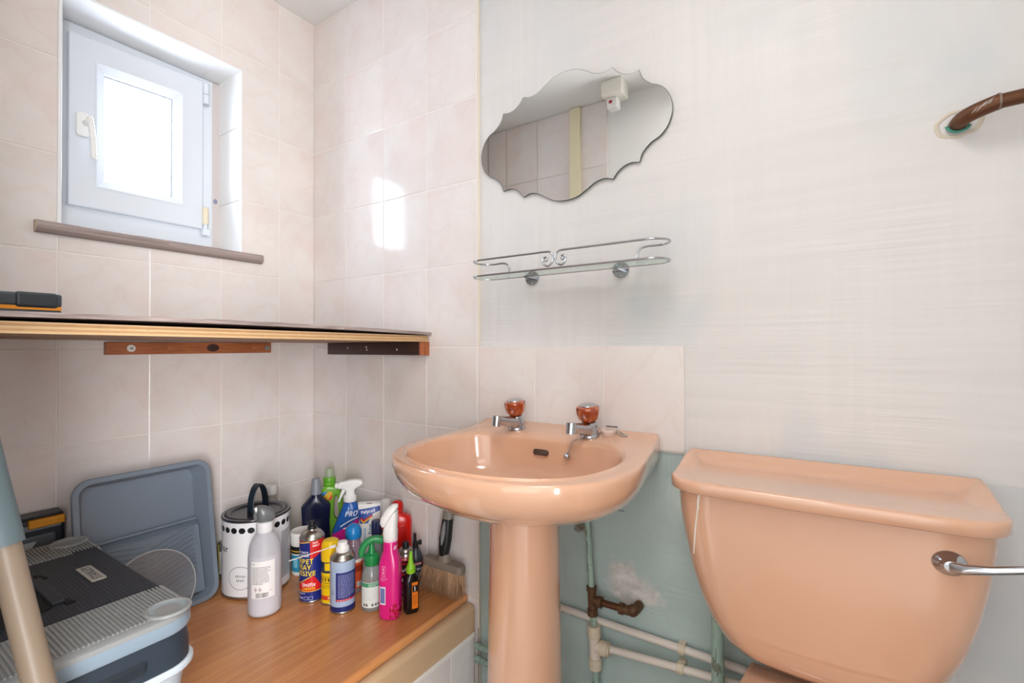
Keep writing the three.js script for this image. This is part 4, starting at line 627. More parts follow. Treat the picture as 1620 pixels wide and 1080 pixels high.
// green detergent bottle with a handle
{
  const t = put('detergent_bottle', 'bright green detergent bottle with moulded handle and clear measuring cap', 'bottle', 0.166, 0.0475);
  const s = splineShape([[-0.04, 0.003], [0.0, 0.001], [0.04, 0.003], [0.044, 0.06], [0.043, 0.13], [0.041, 0.19], [0.033, 0.222], [0.022, 0.238], [-0.014, 0.244], [-0.028, 0.232], [-0.038, 0.2], [-0.042, 0.12], [-0.043, 0.05]], 90);
  s.holes.push(new THREE.Path(splineShape([[0.014, 0.13], [0.024, 0.12], [0.028, 0.15], [0.026, 0.19], [0.018, 0.205], [0.013, 0.18]], 40).getPoints()));
  const g = extrude(s, 0.036, 0.011, 5); g.translate(0, 0, -0.018);
  mesh('body', toCreasedNormals(g, 0.9), plastic(0x7cbb3e, 0.25), t);
  mesh('neck_ring', at(lathe([[0, 0.238], [0.02, 0.24, 0.002], [0.0215, 0.25, 0.002], [0.0195, 0.254, 0.001], [0.0215, 0.258, 0.002], [0.0205, 0.272, 0.003], [0, 0.273]], 32), -0.004, 0, 0), plastic(0x6bb42c, 0.25), t, 'ribbed green cap ring');
  mesh('measuring_cap', at(lathe([[0.0165, 0.272], [0.0155, 0.301, 0.002], [0.012, 0.303, 0.001], [0, 0.303]], 28), -0.004, 0, 0), S({ color: 0xdce6cf, transmission: 0.6, thickness: 0, roughness: 0.25 }), t, 'translucent cap');
  const tx = canvas(256, 128, (c) => { c.fillStyle = '#e8b21f'; c.fillRect(0, 0, 256, 128); c.fillStyle = '#2f86c8'; c.beginPath(); c.moveTo(0, 0); c.lineTo(150, 0); c.lineTo(40, 70); c.lineTo(0, 60); c.fill(); c.fillStyle = '#d84a2a'; c.beginPath(); c.moveTo(150, 128); c.lineTo(256, 40); c.lineTo(256, 128); c.fill(); });
  const lg = extrude(rrShape(0.036, 0.03, 0.006), 0.0008); lg.translate(-0.012, 0.208, 0.0182); mesh('label', planeUV(lg, -0.03, 0.006, 0.193, 0.223), withMap(tx, 0.4), t, 'orange and blue label');
}
// trigger spray heads: nozzle towards -x, local
function trigger(t, y, k, mat, trigMat = mat, collar = mat) {
  const s = splineShape([[-0.036, 0.036], [-0.034, 0.026], [-0.022, 0.025], [-0.012, 0.018], [-0.012, 0.0], [0.0125, 0.0], [0.0135, 0.018], [0.018, 0.024], [0.03, 0.03], [0.037, 0.037], [0.034, 0.046], [0.02, 0.05], [0.0, 0.05], [-0.018, 0.046], [-0.03, 0.044]].map(([a, b]) => [a * k, b * k]), 80);
  const g = extrude(s, 0.022 * k, 0.005 * k, 4); g.translate(0, y, -0.011 * k);
  const head = mesh('spray_head', toCreasedNormals(g, 0.9), mat, t);
  const tr = splineShape([[-0.02, 0.027], [-0.026, 0.014], [-0.032, -0.006], [-0.035, -0.013], [-0.031, -0.015], [-0.026, -0.006], [-0.018, 0.01], [-0.012, 0.02], [-0.012, 0.027]].map(([a, b]) => [a * k, b * k]), 50);
  const tg = extrude(tr, 0.01 * k, 0.002 * k, 2); tg.translate(0, y, -0.005 * k); mesh('trigger', toCreasedNormals(tg, 0.9), trigMat, t);
  mesh('nozzle', rod([-0.034 * k, y + 0.034 * k, 0], [-0.0415 * k, y + 0.033 * k, 0], 0.0085 * k, 20), mat, t);
  mesh('collar', at(lathe([[0, 0], [0.0185 * k, 0, 0.002], [0.019 * k, 0.016 * k, 0.003], [0.0145 * k, 0.02 * k], [0, 0.02 * k]], 28), 0, y - 0.014 * k, 0), collar, t);
  return head;
}
{
  const t = put('spray_bottle', 'blue and magenta cleaner spray with white trigger head, lettered in white', 'spray bottle', 0.3, 0.084, -0.12);
  const tex = canvas(512, 1024, (c, w, h) => {
    c.fillStyle = '#1f5fb4'; c.fillRect(0, 0, w, h); c.fillStyle = '#cf1f8e'; c.beginPath(); c.moveTo(0, 470); c.bezierCurveTo(160, 440, 330, 290, 512, 235); c.lineTo(512, 1024); c.lineTo(0, 1024); c.fill();
    c.strokeStyle = '#f3f6fb'; c.lineWidth = 18; c.beginPath(); c.moveTo(170, 350); c.bezierCurveTo(280, 290, 360, 240, 500, 225); c.stroke(); c.lineWidth = 22; c.beginPath(); c.moveTo(220, 385); c.bezierCurveTo(280, 370, 330, 380, 430, 330); c.stroke();
    text(c, 'PRO', 236, 200, 110, '#f4f7ff', 'sans-serif', 'italic bold'); text(c, '+', 466, 140, 56, '#f4f7ff'); c.fillStyle = '#dfe9f7'; c.fillRect(300, 60, 12, 60);
    lines(c, 60, 760, 320, 8, 26, 9, '#f0c2e2');
  });
  const g = loft([rring(0.044, 0.024, 0.001), rring(0.047, 0.027, 0.006), rring(0.0475, 0.027, 0.08), rring(0.045, 0.027, 0.12), rring(0.036, 0.025, 0.16, 0.65, 40, 0.007), rring(0.028, 0.022, 0.19, 0.7, 40, 0.012), rring(0.024, 0.019, 0.206, 0.8, 40, 0.013), rring(0.016, 0.016, 0.214, 1, 40, 0.013), rring(0.015, 0.015, 0.22, 1, 40, 0.013)], true, true, 0.9);
  mesh('body', planeUV(g, -0.048, 0.048, 0.0, 0.214), withMap(tex, 0.3), t, 'blue and magenta printed body');
  const n0 = t.children.length; trigger(t, 0.232, 1.12, plastic(0xf2f2f0, 0.3)); for (const m of t.children.slice(n0)) m.position.x = 0.012;
}
// white filler tube standing on its cap
{
  const t = put('filler_tube', 'white filler tube with blue banner and red and yellow tick', 'tube', 0.378, 0.052, -0.1);
  const tex = canvas(512, 1180, (c, w, h) => {
    c.fillStyle = '#f3f2ee'; c.fillRect(0, 0, w, h); c.fillStyle = '#cfcfca'; c.fillRect(0, 0, w, 52); c.fillStyle = '#2b4fa8'; c.beginPath(); c.moveTo(16, 150); c.lineTo(490, 96); c.lineTo(490, 190); c.lineTo(330, 240); c.lineTo(230, 420); c.lineTo(60, 430); c.lineTo(16, 330); c.fill();
    c.save(); c.translate(70, 240); c.rotate(-0.1); text(c, 'Polycell', 0, 0, 86, '#fff', 'sans-serif', 'bold'); c.restore();
    c.strokeStyle = '#d6252c'; c.lineWidth = 34; c.beginPath(); c.moveTo(70, 310); c.lineTo(130, 372); c.lineTo(330, 268); c.stroke(); c.strokeStyle = '#f2c42c'; c.lineWidth = 26; c.beginPath(); c.moveTo(66, 350); c.lineTo(130, 408); c.lineTo(300, 310); c.stroke();
    c.save(); c.translate(318, 640); c.rotate(-Math.PI / 2); text(c, 'fine', 0, 0, 110, '#2d6f94', 'sans-serif', 'bold'); text(c, 'crack', 0, 112, 110, '#20242c', 'sans-serif', 'bold'); c.restore();
    c.fillStyle = '#6aa6c8'; c.fillRect(140, 520, 44, 420); c.fillStyle = '#e9eef2'; c.fillRect(154, 534, 16, 390);
  });
  const g = loft([rring(0.022, 0.022, 0.028, 1), rring(0.027, 0.025, 0.034, 0.9), rring(0.031, 0.021, 0.09, 0.85), rring(0.034, 0.014, 0.15, 0.8), rring(0.0365, 0.006, 0.2, 0.7), rring(0.037, 0.0022, 0.209, 0.5), rring(0.037, 0.002, 0.221, 0.5)], true, true, 0.8);
  mesh('tube', planeUV(g, -0.037, 0.037, 0.03, 0.221), withMap(tex, 0.4), t);
  mesh('hang_slot', box(0.018, 0.004, 0.0046, 0, 0.2145, 0), plastic(0x8f857c, 0.6), t, 'hanging slot');
  mesh('cap', lathe([[0, 0], [0.025, 0, 0.002], [0.023, 0.028, 0.003], [0, 0.029]], 28), plastic(0xe8e8e6, 0.4), t);
}
// white capped tube with red and black label
{
  const t = put('glue_bottle', 'slim bottle with white cap and red, black and yellow label', 'bottle', 0.443, 0.04);
  const tex = canvas(512, 512, (c, w, h) => { c.fillStyle = '#1c1a1a'; c.fillRect(0, 0, w, h); c.fillStyle = '#d2282a'; c.fillRect(0, 0, w, 120); c.fillStyle = '#e8b92c'; c.beginPath(); c.arc(230, 190, 56, 0, 7); c.fill(); c.fillStyle = '#d2282a'; c.fillRect(0, 280, w, 60); lines(c, 150, 380, 220, 5, 22, 8, '#ddd'); });
  mesh('body', lathe([[0, 0], [0.0155, 0, 0.002], [0.0155, 0.182, 0.004], [0, 0.184]], 32), plastic(0xd2282a, 0.35), t); mesh('label', sleeve(0.0159, 0.01, 0.18, 36), withMap(tex, 0.35), t, 'red and black label');
  mesh('cap', lathe([[0, 0.183], [0.0148, 0.183, 0.001], [0.0142, 0.235, 0.004], [0, 0.237]], 32), M.white, t, 'white cap');
}
// red bottle
{
  const t = put('red_bottle', 'glossy red plastic bottle with red cap under the basin edge', 'bottle', 0.522, 0.05);
  mesh('body', loft([rring(0.03, 0.02, 0.001), rring(0.033, 0.022, 0.008), rring(0.034, 0.023, 0.12), rring(0.0345, 0.023, 0.185), rring(0.032, 0.022, 0.198), rring(0.022, 0.019, 0.207, 0.8, 40, -0.008), rring(0.015, 0.015, 0.212, 1, 40, -0.01), rring(0.015, 0.015, 0.218, 1, 40, -0.01)], true, true, 0.9), plastic(0xd21a14, 0.22), t);
  mesh('cap', at(lathe([[0, 0.214], [0.018, 0.214, 0.001], [0.018, 0.24, 0.006], [0.011, 0.248, 0.004], [0, 0.249]], 32), -0.01, 0, 0), plastic(0xc9180f, 0.25), t);
  mesh('moulded_panel', (() => { const g = extrude(rrShape(0.03, 0.11, 0.012), 0.003, 0.0012, 2); g.translate(0.004, 0.12, 0.0205); return g; })(), plastic(0xb8150f, 0.25), t);
}
// yellow aerosol
{
  const tex = canvas(768, 900, (c, w, h) => { c.fillStyle = '#f0c915'; c.fillRect(0, 0, w, h); c.fillStyle = '#1c2f4e'; c.fillRect(0, 0, w, 250); c.fillStyle = '#f0c915'; c.fillRect(300, 40, 90, 160); c.strokeStyle = '#1a1a1a'; c.lineWidth = 9; c.strokeRect(230, 330, 230, 130); text(c, 'BRITEK', 455, 428, 96, '#1a1a1a', 'sans-serif', 'bold', 'right'); text(c, 'R', 470, 350, 20, '#1a1a1a'); lines(c, 260, 500, 180, 3, 30, 10, '#5a4a10'); c.fillStyle = '#d8402a'; c.fillRect(0, 730, w, 90); text(c, '3-1', 340, 800, 70, '#f5e9a0'); });
  const t = can('lubricant_can', 'yellow spray can with yellow cap and navy band', 0.447, 0.253, 0.0255, 0.124, tex);
  mesh('cap', lathe([[0.0262, 0.122], [0.0262, 0.166, 0.012], [0.02, 0.178, 0.006], [0, 0.179]], 36), plastic(0xf2c714, 0.3), t, 'domed yellow cap');
}
// pale blue air duster with straw
{
  const tex = canvas(1024, 900, (c, w, h) => { c.fillStyle = '#a9bfdc'; c.fillRect(0, 0, w, h); for (let i = 0; i < 9; i++) { c.fillStyle = 'rgba(255,255,255,0.25)'; c.fillRect(0, 14 + i * 14, w, 4); } c.fillStyle = '#20307a'; c.fillRect(420, 200, 330, 500); lines(c, 450, 240, 270, 18, 23, 8, '#aab6dc'); c.fillStyle = '#c8283a'; c.fillRect(420, 668, 330, 36); lines(c, 440, 680, 280, 1, 10, 10, '#f5dada'); c.fillStyle = '#1b2a6e'; c.fillRect(0, 800, w, 100); lines(c, 345, 520, 50, 6, 16, 7, '#64779c'); });
  const t = can('air_duster_can', 'pale blue spray can with white nozzle and long thin straw', 0.509, 0.259, 0.0335, 0.144, tex);
  mesh('shoulder', lathe([[0.0335, 0.142], [0.0345, 0.1445, 0.002], [0.033, 0.148, 0.002], [0.026, 0.158, 0.008], [0.018, 0.162, 0.003], [0, 0.163]], 40), M.steel, t, 'bare metal dome');
  mesh('nozzle', lathe([[0, 0.161], [0.018, 0.161, 0.001], [0.0185, 0.172, 0.003], [0.014, 0.176, 0.002], [0.0135, 0.188, 0.003], [0, 0.189]], 32), M.white, t, 'white push nozzle');
  t.updateMatrixWorld(true);
  const inv = t.matrixWorld.clone().invert(), a = V(0.499, Y0 + 0.178, 0.276).applyMatrix4(inv), b = V(0.375, Y0 + 0.129, 0.336).applyMatrix4(inv);
  mesh('straw', rod(a.toArray(), b.toArray(), 0.0016, 10), plastic(0xf0eeea, 0.35), t, 'thin white straw'); mesh('straw_socket', rod(a.toArray(), a.clone().lerp(b, 0.09).toArray(), 0.004, 14), M.white, t);
}
// clear spray with blue head and orange label
{
  const t = put('spray_bottle', 'clear bottle with bright blue spray cap and orange label', 'spray bottle', 0.45, 0.175);
  mesh('body', lathe([[0, 0], [0.026, 0, 0.003], [0.0275, 0.006, 0.004], [0.0275, 0.1, 0.01], [0.024, 0.135, 0.012], [0.014, 0.156, 0.006], [0.013, 0.164], [0, 0.164]], 36), S({ color: 0xe9e6ee, transmission: 0.8, thickness: 0, roughness: 0.12 }), t, 'clear body');
  const tex = canvas(512, 512, (c, w, h) => { c.fillStyle = '#c8502a'; c.fillRect(0, 0, w, h); c.fillStyle = '#e6dfd2'; c.fillRect(0, 0, w, 60); c.fillStyle = '#8f2f1c'; c.fillRect(0, 110, w, 110); barcode(c, 330, 400, 120, 80); lines(c, 60, 270, 220, 7, 24, 9, '#f3dccb'); });
  mesh('label', patch(0.0279, 0.014, 0.1, -1.3, 1.3, 24), withMap(tex, 0.4), t, 'orange label');
  mesh('cap', lathe([[0, 0.158], [0.0235, 0.158, 0.002], [0.0245, 0.176, 0.006], [0.02, 0.192, 0.012], [0.008, 0.199, 0.004], [0, 0.2]], 36), plastic(0x1d7ec4, 0.3), t, 'blue dome cap');
}
// grey bottle with navy cap
{
  const t = put('squeeze_bottle', 'grey translucent bottle with ridged navy cap behind the green spray', 'bottle', 0.466, 0.1);
  mesh('body', lathe([[0, 0], [0.021, 0, 0.002], [0.0225, 0.006, 0.004], [0.0225, 0.11, 0.01], [0.019, 0.135, 0.008], [0.013, 0.143], [0, 0.145]], 32), S({ color: 0xb9bfc2, transmission: 0.4, thickness: 0, roughness: 0.3 }), t);
  const g = loft([0.144, 0.147, 0.186, 0.19].map((y, k) => { const p = []; for (let i = 0; i < 64; i++) { const a = -i / 64 * Math.PI * 2, r = (k === 3 ? 0.0125 : 0.0145) * (i % 2 ? 0.96 : 1); p.push([r * Math.cos(a), y, r * Math.sin(a)]); } return p; }), true, true, 0.5); mesh('cap', g, plastic(0x1a2450, 0.35), t, 'ridged navy cap');
}
// clear bottle with green trigger
{
  const t = put('spray_bottle', 'clear spray bottle with curved green trigger and pale green label', 'spray bottle', 0.575, 0.212);
  mesh('body', lathe([[0, 0], [0.0255, 0, 0.002], [0.028, 0.006, 0.004], [0.0285, 0.085, 0.01], [0.026, 0.105, 0.01], [0.016, 0.12, 0.004], [0.0145, 0.124], [0, 0.124]], 36), S({ color: 0xcfd3d2, transmission: 0.65, thickness: 0, roughness: 0.1 }), t, 'clear body');
  const tex = canvas(512, 420, (c, w, h) => { c.fillStyle = '#e3ebe6'; c.fillRect(0, 0, w, h); c.fillStyle = '#46966e'; c.fillRect(0, 8, w, 70); lines(c, 190, 24, 260, 3, 18, 8, '#cfe5d8'); lines(c, 60, 110, 380, 8, 26, 6, '#b9c4be'); c.fillStyle = '#222'; for (const q of [70, 130, 250, 320, 380]) { c.fillRect(q, 350, 40, 44); c.fillStyle = '#e3ebe6'; c.fillRect(q + 10, 360, 18, 12); c.fillStyle = '#222'; } c.strokeStyle = '#ccd6d0'; for (let i = 0; i < 18; i++) { c.beginPath(); c.moveTo(420 + i * 4, 190); c.lineTo(420 + i * 4, 300); c.stroke(); } });
  mesh('label', patch(0.0289, 0.013, 0.082, -1.2, 1.2, 24), withMap(tex, 0.45), t, 'pale green label');
  const G = plastic(0x1f8a48, 0.3);
  mesh('collar', lathe([[0, 0.122], [0.0195, 0.122, 0.001], [0.0205, 0.15, 0.003], [0.01, 0.154], [0, 0.154]], 32), G, t, 'green collar'); mesh('pump', lathe([[0, 0.152], [0.011, 0.152, 0.001], [0.007, 0.172, 0.002], [0.0045, 0.178], [0.0045, 0.184], [0, 0.185]], 24), G, t);
  const s = splineShape([[-0.033, 0.148], [-0.036, 0.158], [-0.03, 0.178], [-0.016, 0.193], [0.006, 0.2], [0.03, 0.196], [0.036, 0.19], [0.035, 0.178], [0.026, 0.176], [0.006, 0.183], [-0.01, 0.176], [-0.018, 0.16], [-0.022, 0.146], [-0.028, 0.143]], 80); const g = extrude(s, 0.022, 0.006, 4); g.translate(0, 0, -0.011); mesh('trigger_head', toCreasedNormals(g, 0.9), G, t, 'curved green spray head');
}
// pink spray
{
  const t = put('spray_bottle', 'tall hot pink spray bottle with white trigger head, nearest the edge', 'spray bottle', 0.651, 0.212, -0.35);
  const tex = canvas(512, 1024, (c, w, h) => { c.fillStyle = '#e01c83'; c.fillRect(0, 0, w, h); c.save(); c.translate(60, 0); c.fillStyle = '#e0e2ee'; c.fillRect(10, 590, 150, 230); c.fillStyle = '#5763a8'; c.fillRect(30, 610, 110, 190); for (let i = 0; i < 16; i++) { c.fillStyle = '#a7aed6'; c.fillRect(30, 614 + i * 12, 110, 3); } c.strokeStyle = '#f3b3d6'; c.lineWidth = 6; c.strokeRect(70, 330, 80, 120); text(c, '8', 92, 385, 50, '#f6cfe4'); text(c, '8', 92, 430, 50, '#f6cfe4'); lines(c, 30, 470, 190, 3, 18, 6, '#f19bc8'); c.restore(); text(c, 'fresh', 372, 130, 60, '#ffe3f1', 'serif', 'italic bold'); c.fillStyle = '#b01330'; for (let i = 0; i < 40; i++) { c.beginPath(); c.arc(rr(330, 512), rr(820, 1000), rr(5, 22), 0, 7); c.fill(); } c.fillStyle = '#f590c5'; for (let i = 0; i < 14; i++) c.fillRect(rr(330, 500), rr(840, 1000), 12, 4); });
  const g = loft([rring(0.026, 0.024, 0.001), rring(0.0285, 0.0265, 0.006), rring(0.0285, 0.0275, 0.06), rring(0.029, 0.027, 0.12), rring(0.028, 0.025, 0.148), rring(0.0235, 0.021, 0.165, 0.7), rring(0.019, 0.018, 0.18, 0.85), rring(0.0185, 0.018, 0.205, 0.9), rring(0.0165, 0.0165, 0.211, 1)], true, true, 0.8);
  mesh('body', planeUV(g, -0.029, 0.029, 0, 0.212), withMap(tex, 0.25, { clearcoat: 0.5 }), t, 'hot pink body');
  mesh('collar', lathe([[0, 0.205], [0.0195, 0.205, 0.001], [0.0195, 0.21, 0.001], [0.0175, 0.214], [0, 0.214]], 28), S({ color: 0xf3cfe0, roughness: 0.3 }), t);
  mesh('neck', loft([rring(0.0185, 0.018, 0.211, 0.8), rring(0.0195, 0.019, 0.23, 0.75), rring(0.0185, 0.018, 0.24, 0.8), rring(0.016, 0.015, 0.262, 0.8, 40, 0.004), rring(0.014, 0.013, 0.285, 0.8, 40, 0.007)], true, true, 0.9), M.white, t, 'white neck');
  mesh('trigger_head', loft([rring(0.006, 0.006, 0.246, 0.9, 32, -0.015, 0.012), rring(0.0115, 0.0105, 0.256, 0.85, 32, -0.0135, 0.012), rring(0.0145, 0.0125, 0.27, 0.85, 32, -0.0085, 0.01), rring(0.0155, 0.014, 0.284, 0.85, 32, 0.0, 0.006), rring(0.015, 0.014, 0.295, 0.85, 32, 0.007, 0.002), rring(0.009, 0.009, 0.303, 0.9, 32, 0.0125, 0), rring(0.003, 0.003, 0.305, 1, 32, 0.014, 0)], true, true, 1), M.white, t, 'white spray head');
}
// red and black spray can
{
  const tex = canvas(512, 900, (c, w, h) => { c.fillStyle = '#2a1618'; c.fillRect(0, 0, w, h); c.fillStyle = '#c31f2e'; c.fillRect(0, 0, w, 90); text(c, 'NO-STOP', 256, 70, 76, '#f2e9e6', 'sans-serif', 'bold', 'center'); c.fillStyle = '#b01c2a'; c.fillRect(0, 130, w, 40); text(c, 'COMPAC', 256, 330, 110, '#f2e9e6', 'sans-serif', 'bold', 'center'); c.fillStyle = '#c31f2e'; c.fillRect(0, 360, w, 60); c.fillStyle = '#e8e4e0'; c.beginPath(); c.arc(190, 520, 46, 0, 7); c.fill(); c.fillStyle = '#c31f2e'; c.fillRect(0, 620, w, 70); lines(c, 130, 730, 240, 5, 22, 8, '#b9a9a6'); });
  const t = can('spray_can', 'red and black spray can with bare metal top and black nozzle', 0.605, 0.11, 0.0215, 0.118, tex);
  mesh('shoulder', lathe([[0.0215, 0.117], [0.0225, 0.119, 0.001], [0.0205, 0.123, 0.002], [0.0195, 0.128], [0.0205, 0.132, 0.002], [0.017, 0.139, 0.003], [0, 0.14]], 36), M.steel, t, 'bare metal top');
  mesh('nozzle', lathe([[0, 0.138], [0.0105, 0.138, 0.001], [0.0095, 0.156, 0.003], [0, 0.157]], 24), M.black, t, 'black nozzle');
}
// small dark lighter-gas style can behind
{
  const t = put('gas_torch', 'small dark grey canister with black valve beside the wide brush', 'canister', 0.581, 0.044);
  const tex = canvas(512, 400, (c, w, h) => { c.fillStyle = '#30363c'; c.fillRect(0, 0, w, h); c.fillStyle = '#b52336'; c.fillRect(220, 60, 150, 44); text(c, 'HOB', 232, 98, 44, '#f2dede'); text(c, 'ready', 230, 210, 70, '#d3d8da', 'serif', 'italic bold'); lines(c, 200, 260, 180, 4, 24, 8, '#8d9498'); });
  mesh('body', lathe([[0, 0], [0.02, 0, 0.002], [0.0215, 0.006], [0.0215, 0.085, 0.01], [0.013, 0.105, 0.006], [0.01, 0.11], [0, 0.11]], 32), plastic(0x3a4046, 0.3), t); mesh('label', sleeve(0.0219, 0.02, 0.08, 40), withMap(tex, 0.35), t);
  mesh('valve', merge([cyl(0.0085, 0.02, 0, 0.108, 0), cyl(0.0045, 0.03, -0.002, 0.124, 0), rod([0, 0.124, 0], [0.018, 0.127, 0.004], 0.0045), rod([0.014, 0.12, 0.003], [0.014, 0.134, 0.003], 0.004)]), M.black, t, 'black valve');
}
// black bottle with lime nozzle
{
  const t = put('oil_bottle', 'black flat bottle with lime green nozzle and orange label', 'bottle', 0.682, 0.166, 0.35);
  mesh('body', loft([rring(0.0185, 0.0165, 0.001), rring(0.02, 0.018, 0.006), rring(0.02, 0.018, 0.085), rring(0.0185, 0.017, 0.098, 0.7), rring(0.0125, 0.0125, 0.106, 0.9), rring(0.0115, 0.0115, 0.11, 1)], true, true, 0.9), plastic(0x101012, 0.15), t);
  const tex = canvas(256, 512, (c, w, h) => { c.fillStyle = '#e2761b'; c.fillRect(0, 0, w, h); c.fillStyle = '#17171a'; c.fillRect(20, 60, 236, 130); text(c, '5', 90, 170, 120, '#f3f3f3'); lines(c, 30, 240, 190, 9, 24, 9, '#7a3a08'); }, '#e2761b');
  mesh('label', planeUV(box(0.017, 0.072, 0.0005, 0.005, 0.05, 0.0184), -0.0035, 0.0135, 0.014, 0.086), withMap(tex, 0.35), t, 'orange label');
  mesh('nozzle', lathe([[0, 0.107], [0.0125, 0.107, 0.001], [0.013, 0.122, 0.002], [0.009, 0.13, 0.002], [0.0075, 0.134], [0.0035, 0.166, 0.001], [0, 0.1665]], 24), plastic(0x86c31f, 0.35), t, 'lime green nozzle');
}
// wide brush standing on its bristles against the tiles
{
  const t = thing('block_brush', 'wide natural bristle block brush with black and grey handle standing under the basin', 'brush', [0.702, Y0, 0.05], 0.0);
  mesh('block', (() => { const g = extrude(rrShape(0.15, 0.034, 0.014), 0.023, 0.004, 3); g.rotateX(-Math.PI / 2); g.translate(0, 0.083, 0); const p = g.attributes.position; for (let i = 0; i < p.count; i++) { const q = p.getX(i) / 0.071; p.setY(i, p.getY(i) - 0.006 * q * q); } g.computeVertexNormals(); return toCreasedNormals(g, 0.7); })(), S({ color: 0x867a6d, roughness: 0.6, bumpMap: plainBump, bumpScale: 0.001 }), t, 'worn grey-brown block');
  const tex = dataTex(64, 64, (u, v) => { const n = vn(u * 30, v * 3, 32); return [166 + n * 60, 130 + n * 54, 100 + n * 46]; });
  const br = [], strand = (x, z, dx, dz, r) => { const g = new THREE.ConeGeometry(r, 1, 3, 1, true); g.translate(0, 0.5, 0); const A = V(x, 0.088, z), B = V(x + dx, rr(0.001, 0.006), z + dz), d = B.clone().sub(A); g.scale(1, d.length(), 1); g.applyQuaternion(new THREE.Quaternion().setFromUnitVectors(V(0, 1, 0), d.normalize())); g.translate(A.x, A.y, A.z); br.push(g); };
  for (let i = 0; i < 1300; i++) { const a = rr(-0.066, 0.066), b = rr(-0.015, 0.015); strand(a, b, -0.01 + a * 0.2 + rr(-0.012, 0.012), b * 0.5 + rr(-0.003, 0.006), rr(0.0008, 0.0013)); }
  for (let i = 0; i < 26; i++) { const g = new THREE.ConeGeometry(0.0006, 1, 3, 1, true); g.translate(0, 0.5, 0); const A = V(rr(0.04, 0.062), rr(0.03, 0.06), rr(-0.01, 0.01)), B = V(rr(0.066, 0.09), rr(0.012, 0.045), rr(-0.02, 0.02)), d = B.clone().sub(A); g.scale(1, d.length(), 1); g.applyQuaternion(new THREE.Quaternion().setFromUnitVectors(V(0, 1, 0), d.normalize())); g.translate(A.x, A.y, A.z); br.push(g); }
  const m = mesh('bristles', merge(br), S({ map: tex, roughness: 0.75 }), t, 'brown natural bristles'); m.userData.kind = 'stuff';
  const lean = (l) => l.map(([a, b, y, cx, cz]) => rring(a, b, y, 0.85, 32, cx, cz));
  mesh('socket', loft(lean([[0.024, 0.017, 0.1, 0, 0], [0.019, 0.014, 0.112, 0, -0.001], [0.014, 0.012, 0.123, 0, -0.002]]), true, true, 0.9), S({ color: 0x867a6d, roughness: 0.6 }), t);
  mesh('handle', loft(lean([[0.0135, 0.0125, 0.114, -0.001, -0.001], [0.017, 0.0145, 0.135, 0, -0.003], [0.0195, 0.016, 0.165, 0.001, -0.006], [0.018, 0.0155, 0.195, 0.0025, -0.01], [0.0165, 0.0145, 0.224, 0.004, -0.015]]), true, true, 0.9), plastic(0x17181b, 0.45), t, 'black rubber grip');
  mesh('grip_inlay', loft(lean([[0.002, 0.003, 0.15, 0.0, 0.0095], [0.006, 0.003, 0.165, 0.001, 0.009], [0.008, 0.003, 0.186, 0.002, 0.006], [0.006, 0.003, 0.205, 0.003, 0.002], [0.002, 0.002, 0.218, 0.004, -0.0005]]), true, true, 0.9), plastic(0x8d8f90, 0.5), t, 'grey grip inlay');
  mesh('end_cap', loft(lean([[0.0168, 0.0148, 0.223, 0.004, -0.015], [0.0165, 0.0145, 0.244, 0.005, -0.018], [0.013, 0.011, 0.256, 0.0055, -0.02], [0.006, 0.005, 0.26, 0.0055, -0.0205]]), true, true, 0.9), S({ color: 0x8d8880, roughness: 0.45 }), t, 'grey end cap');
}
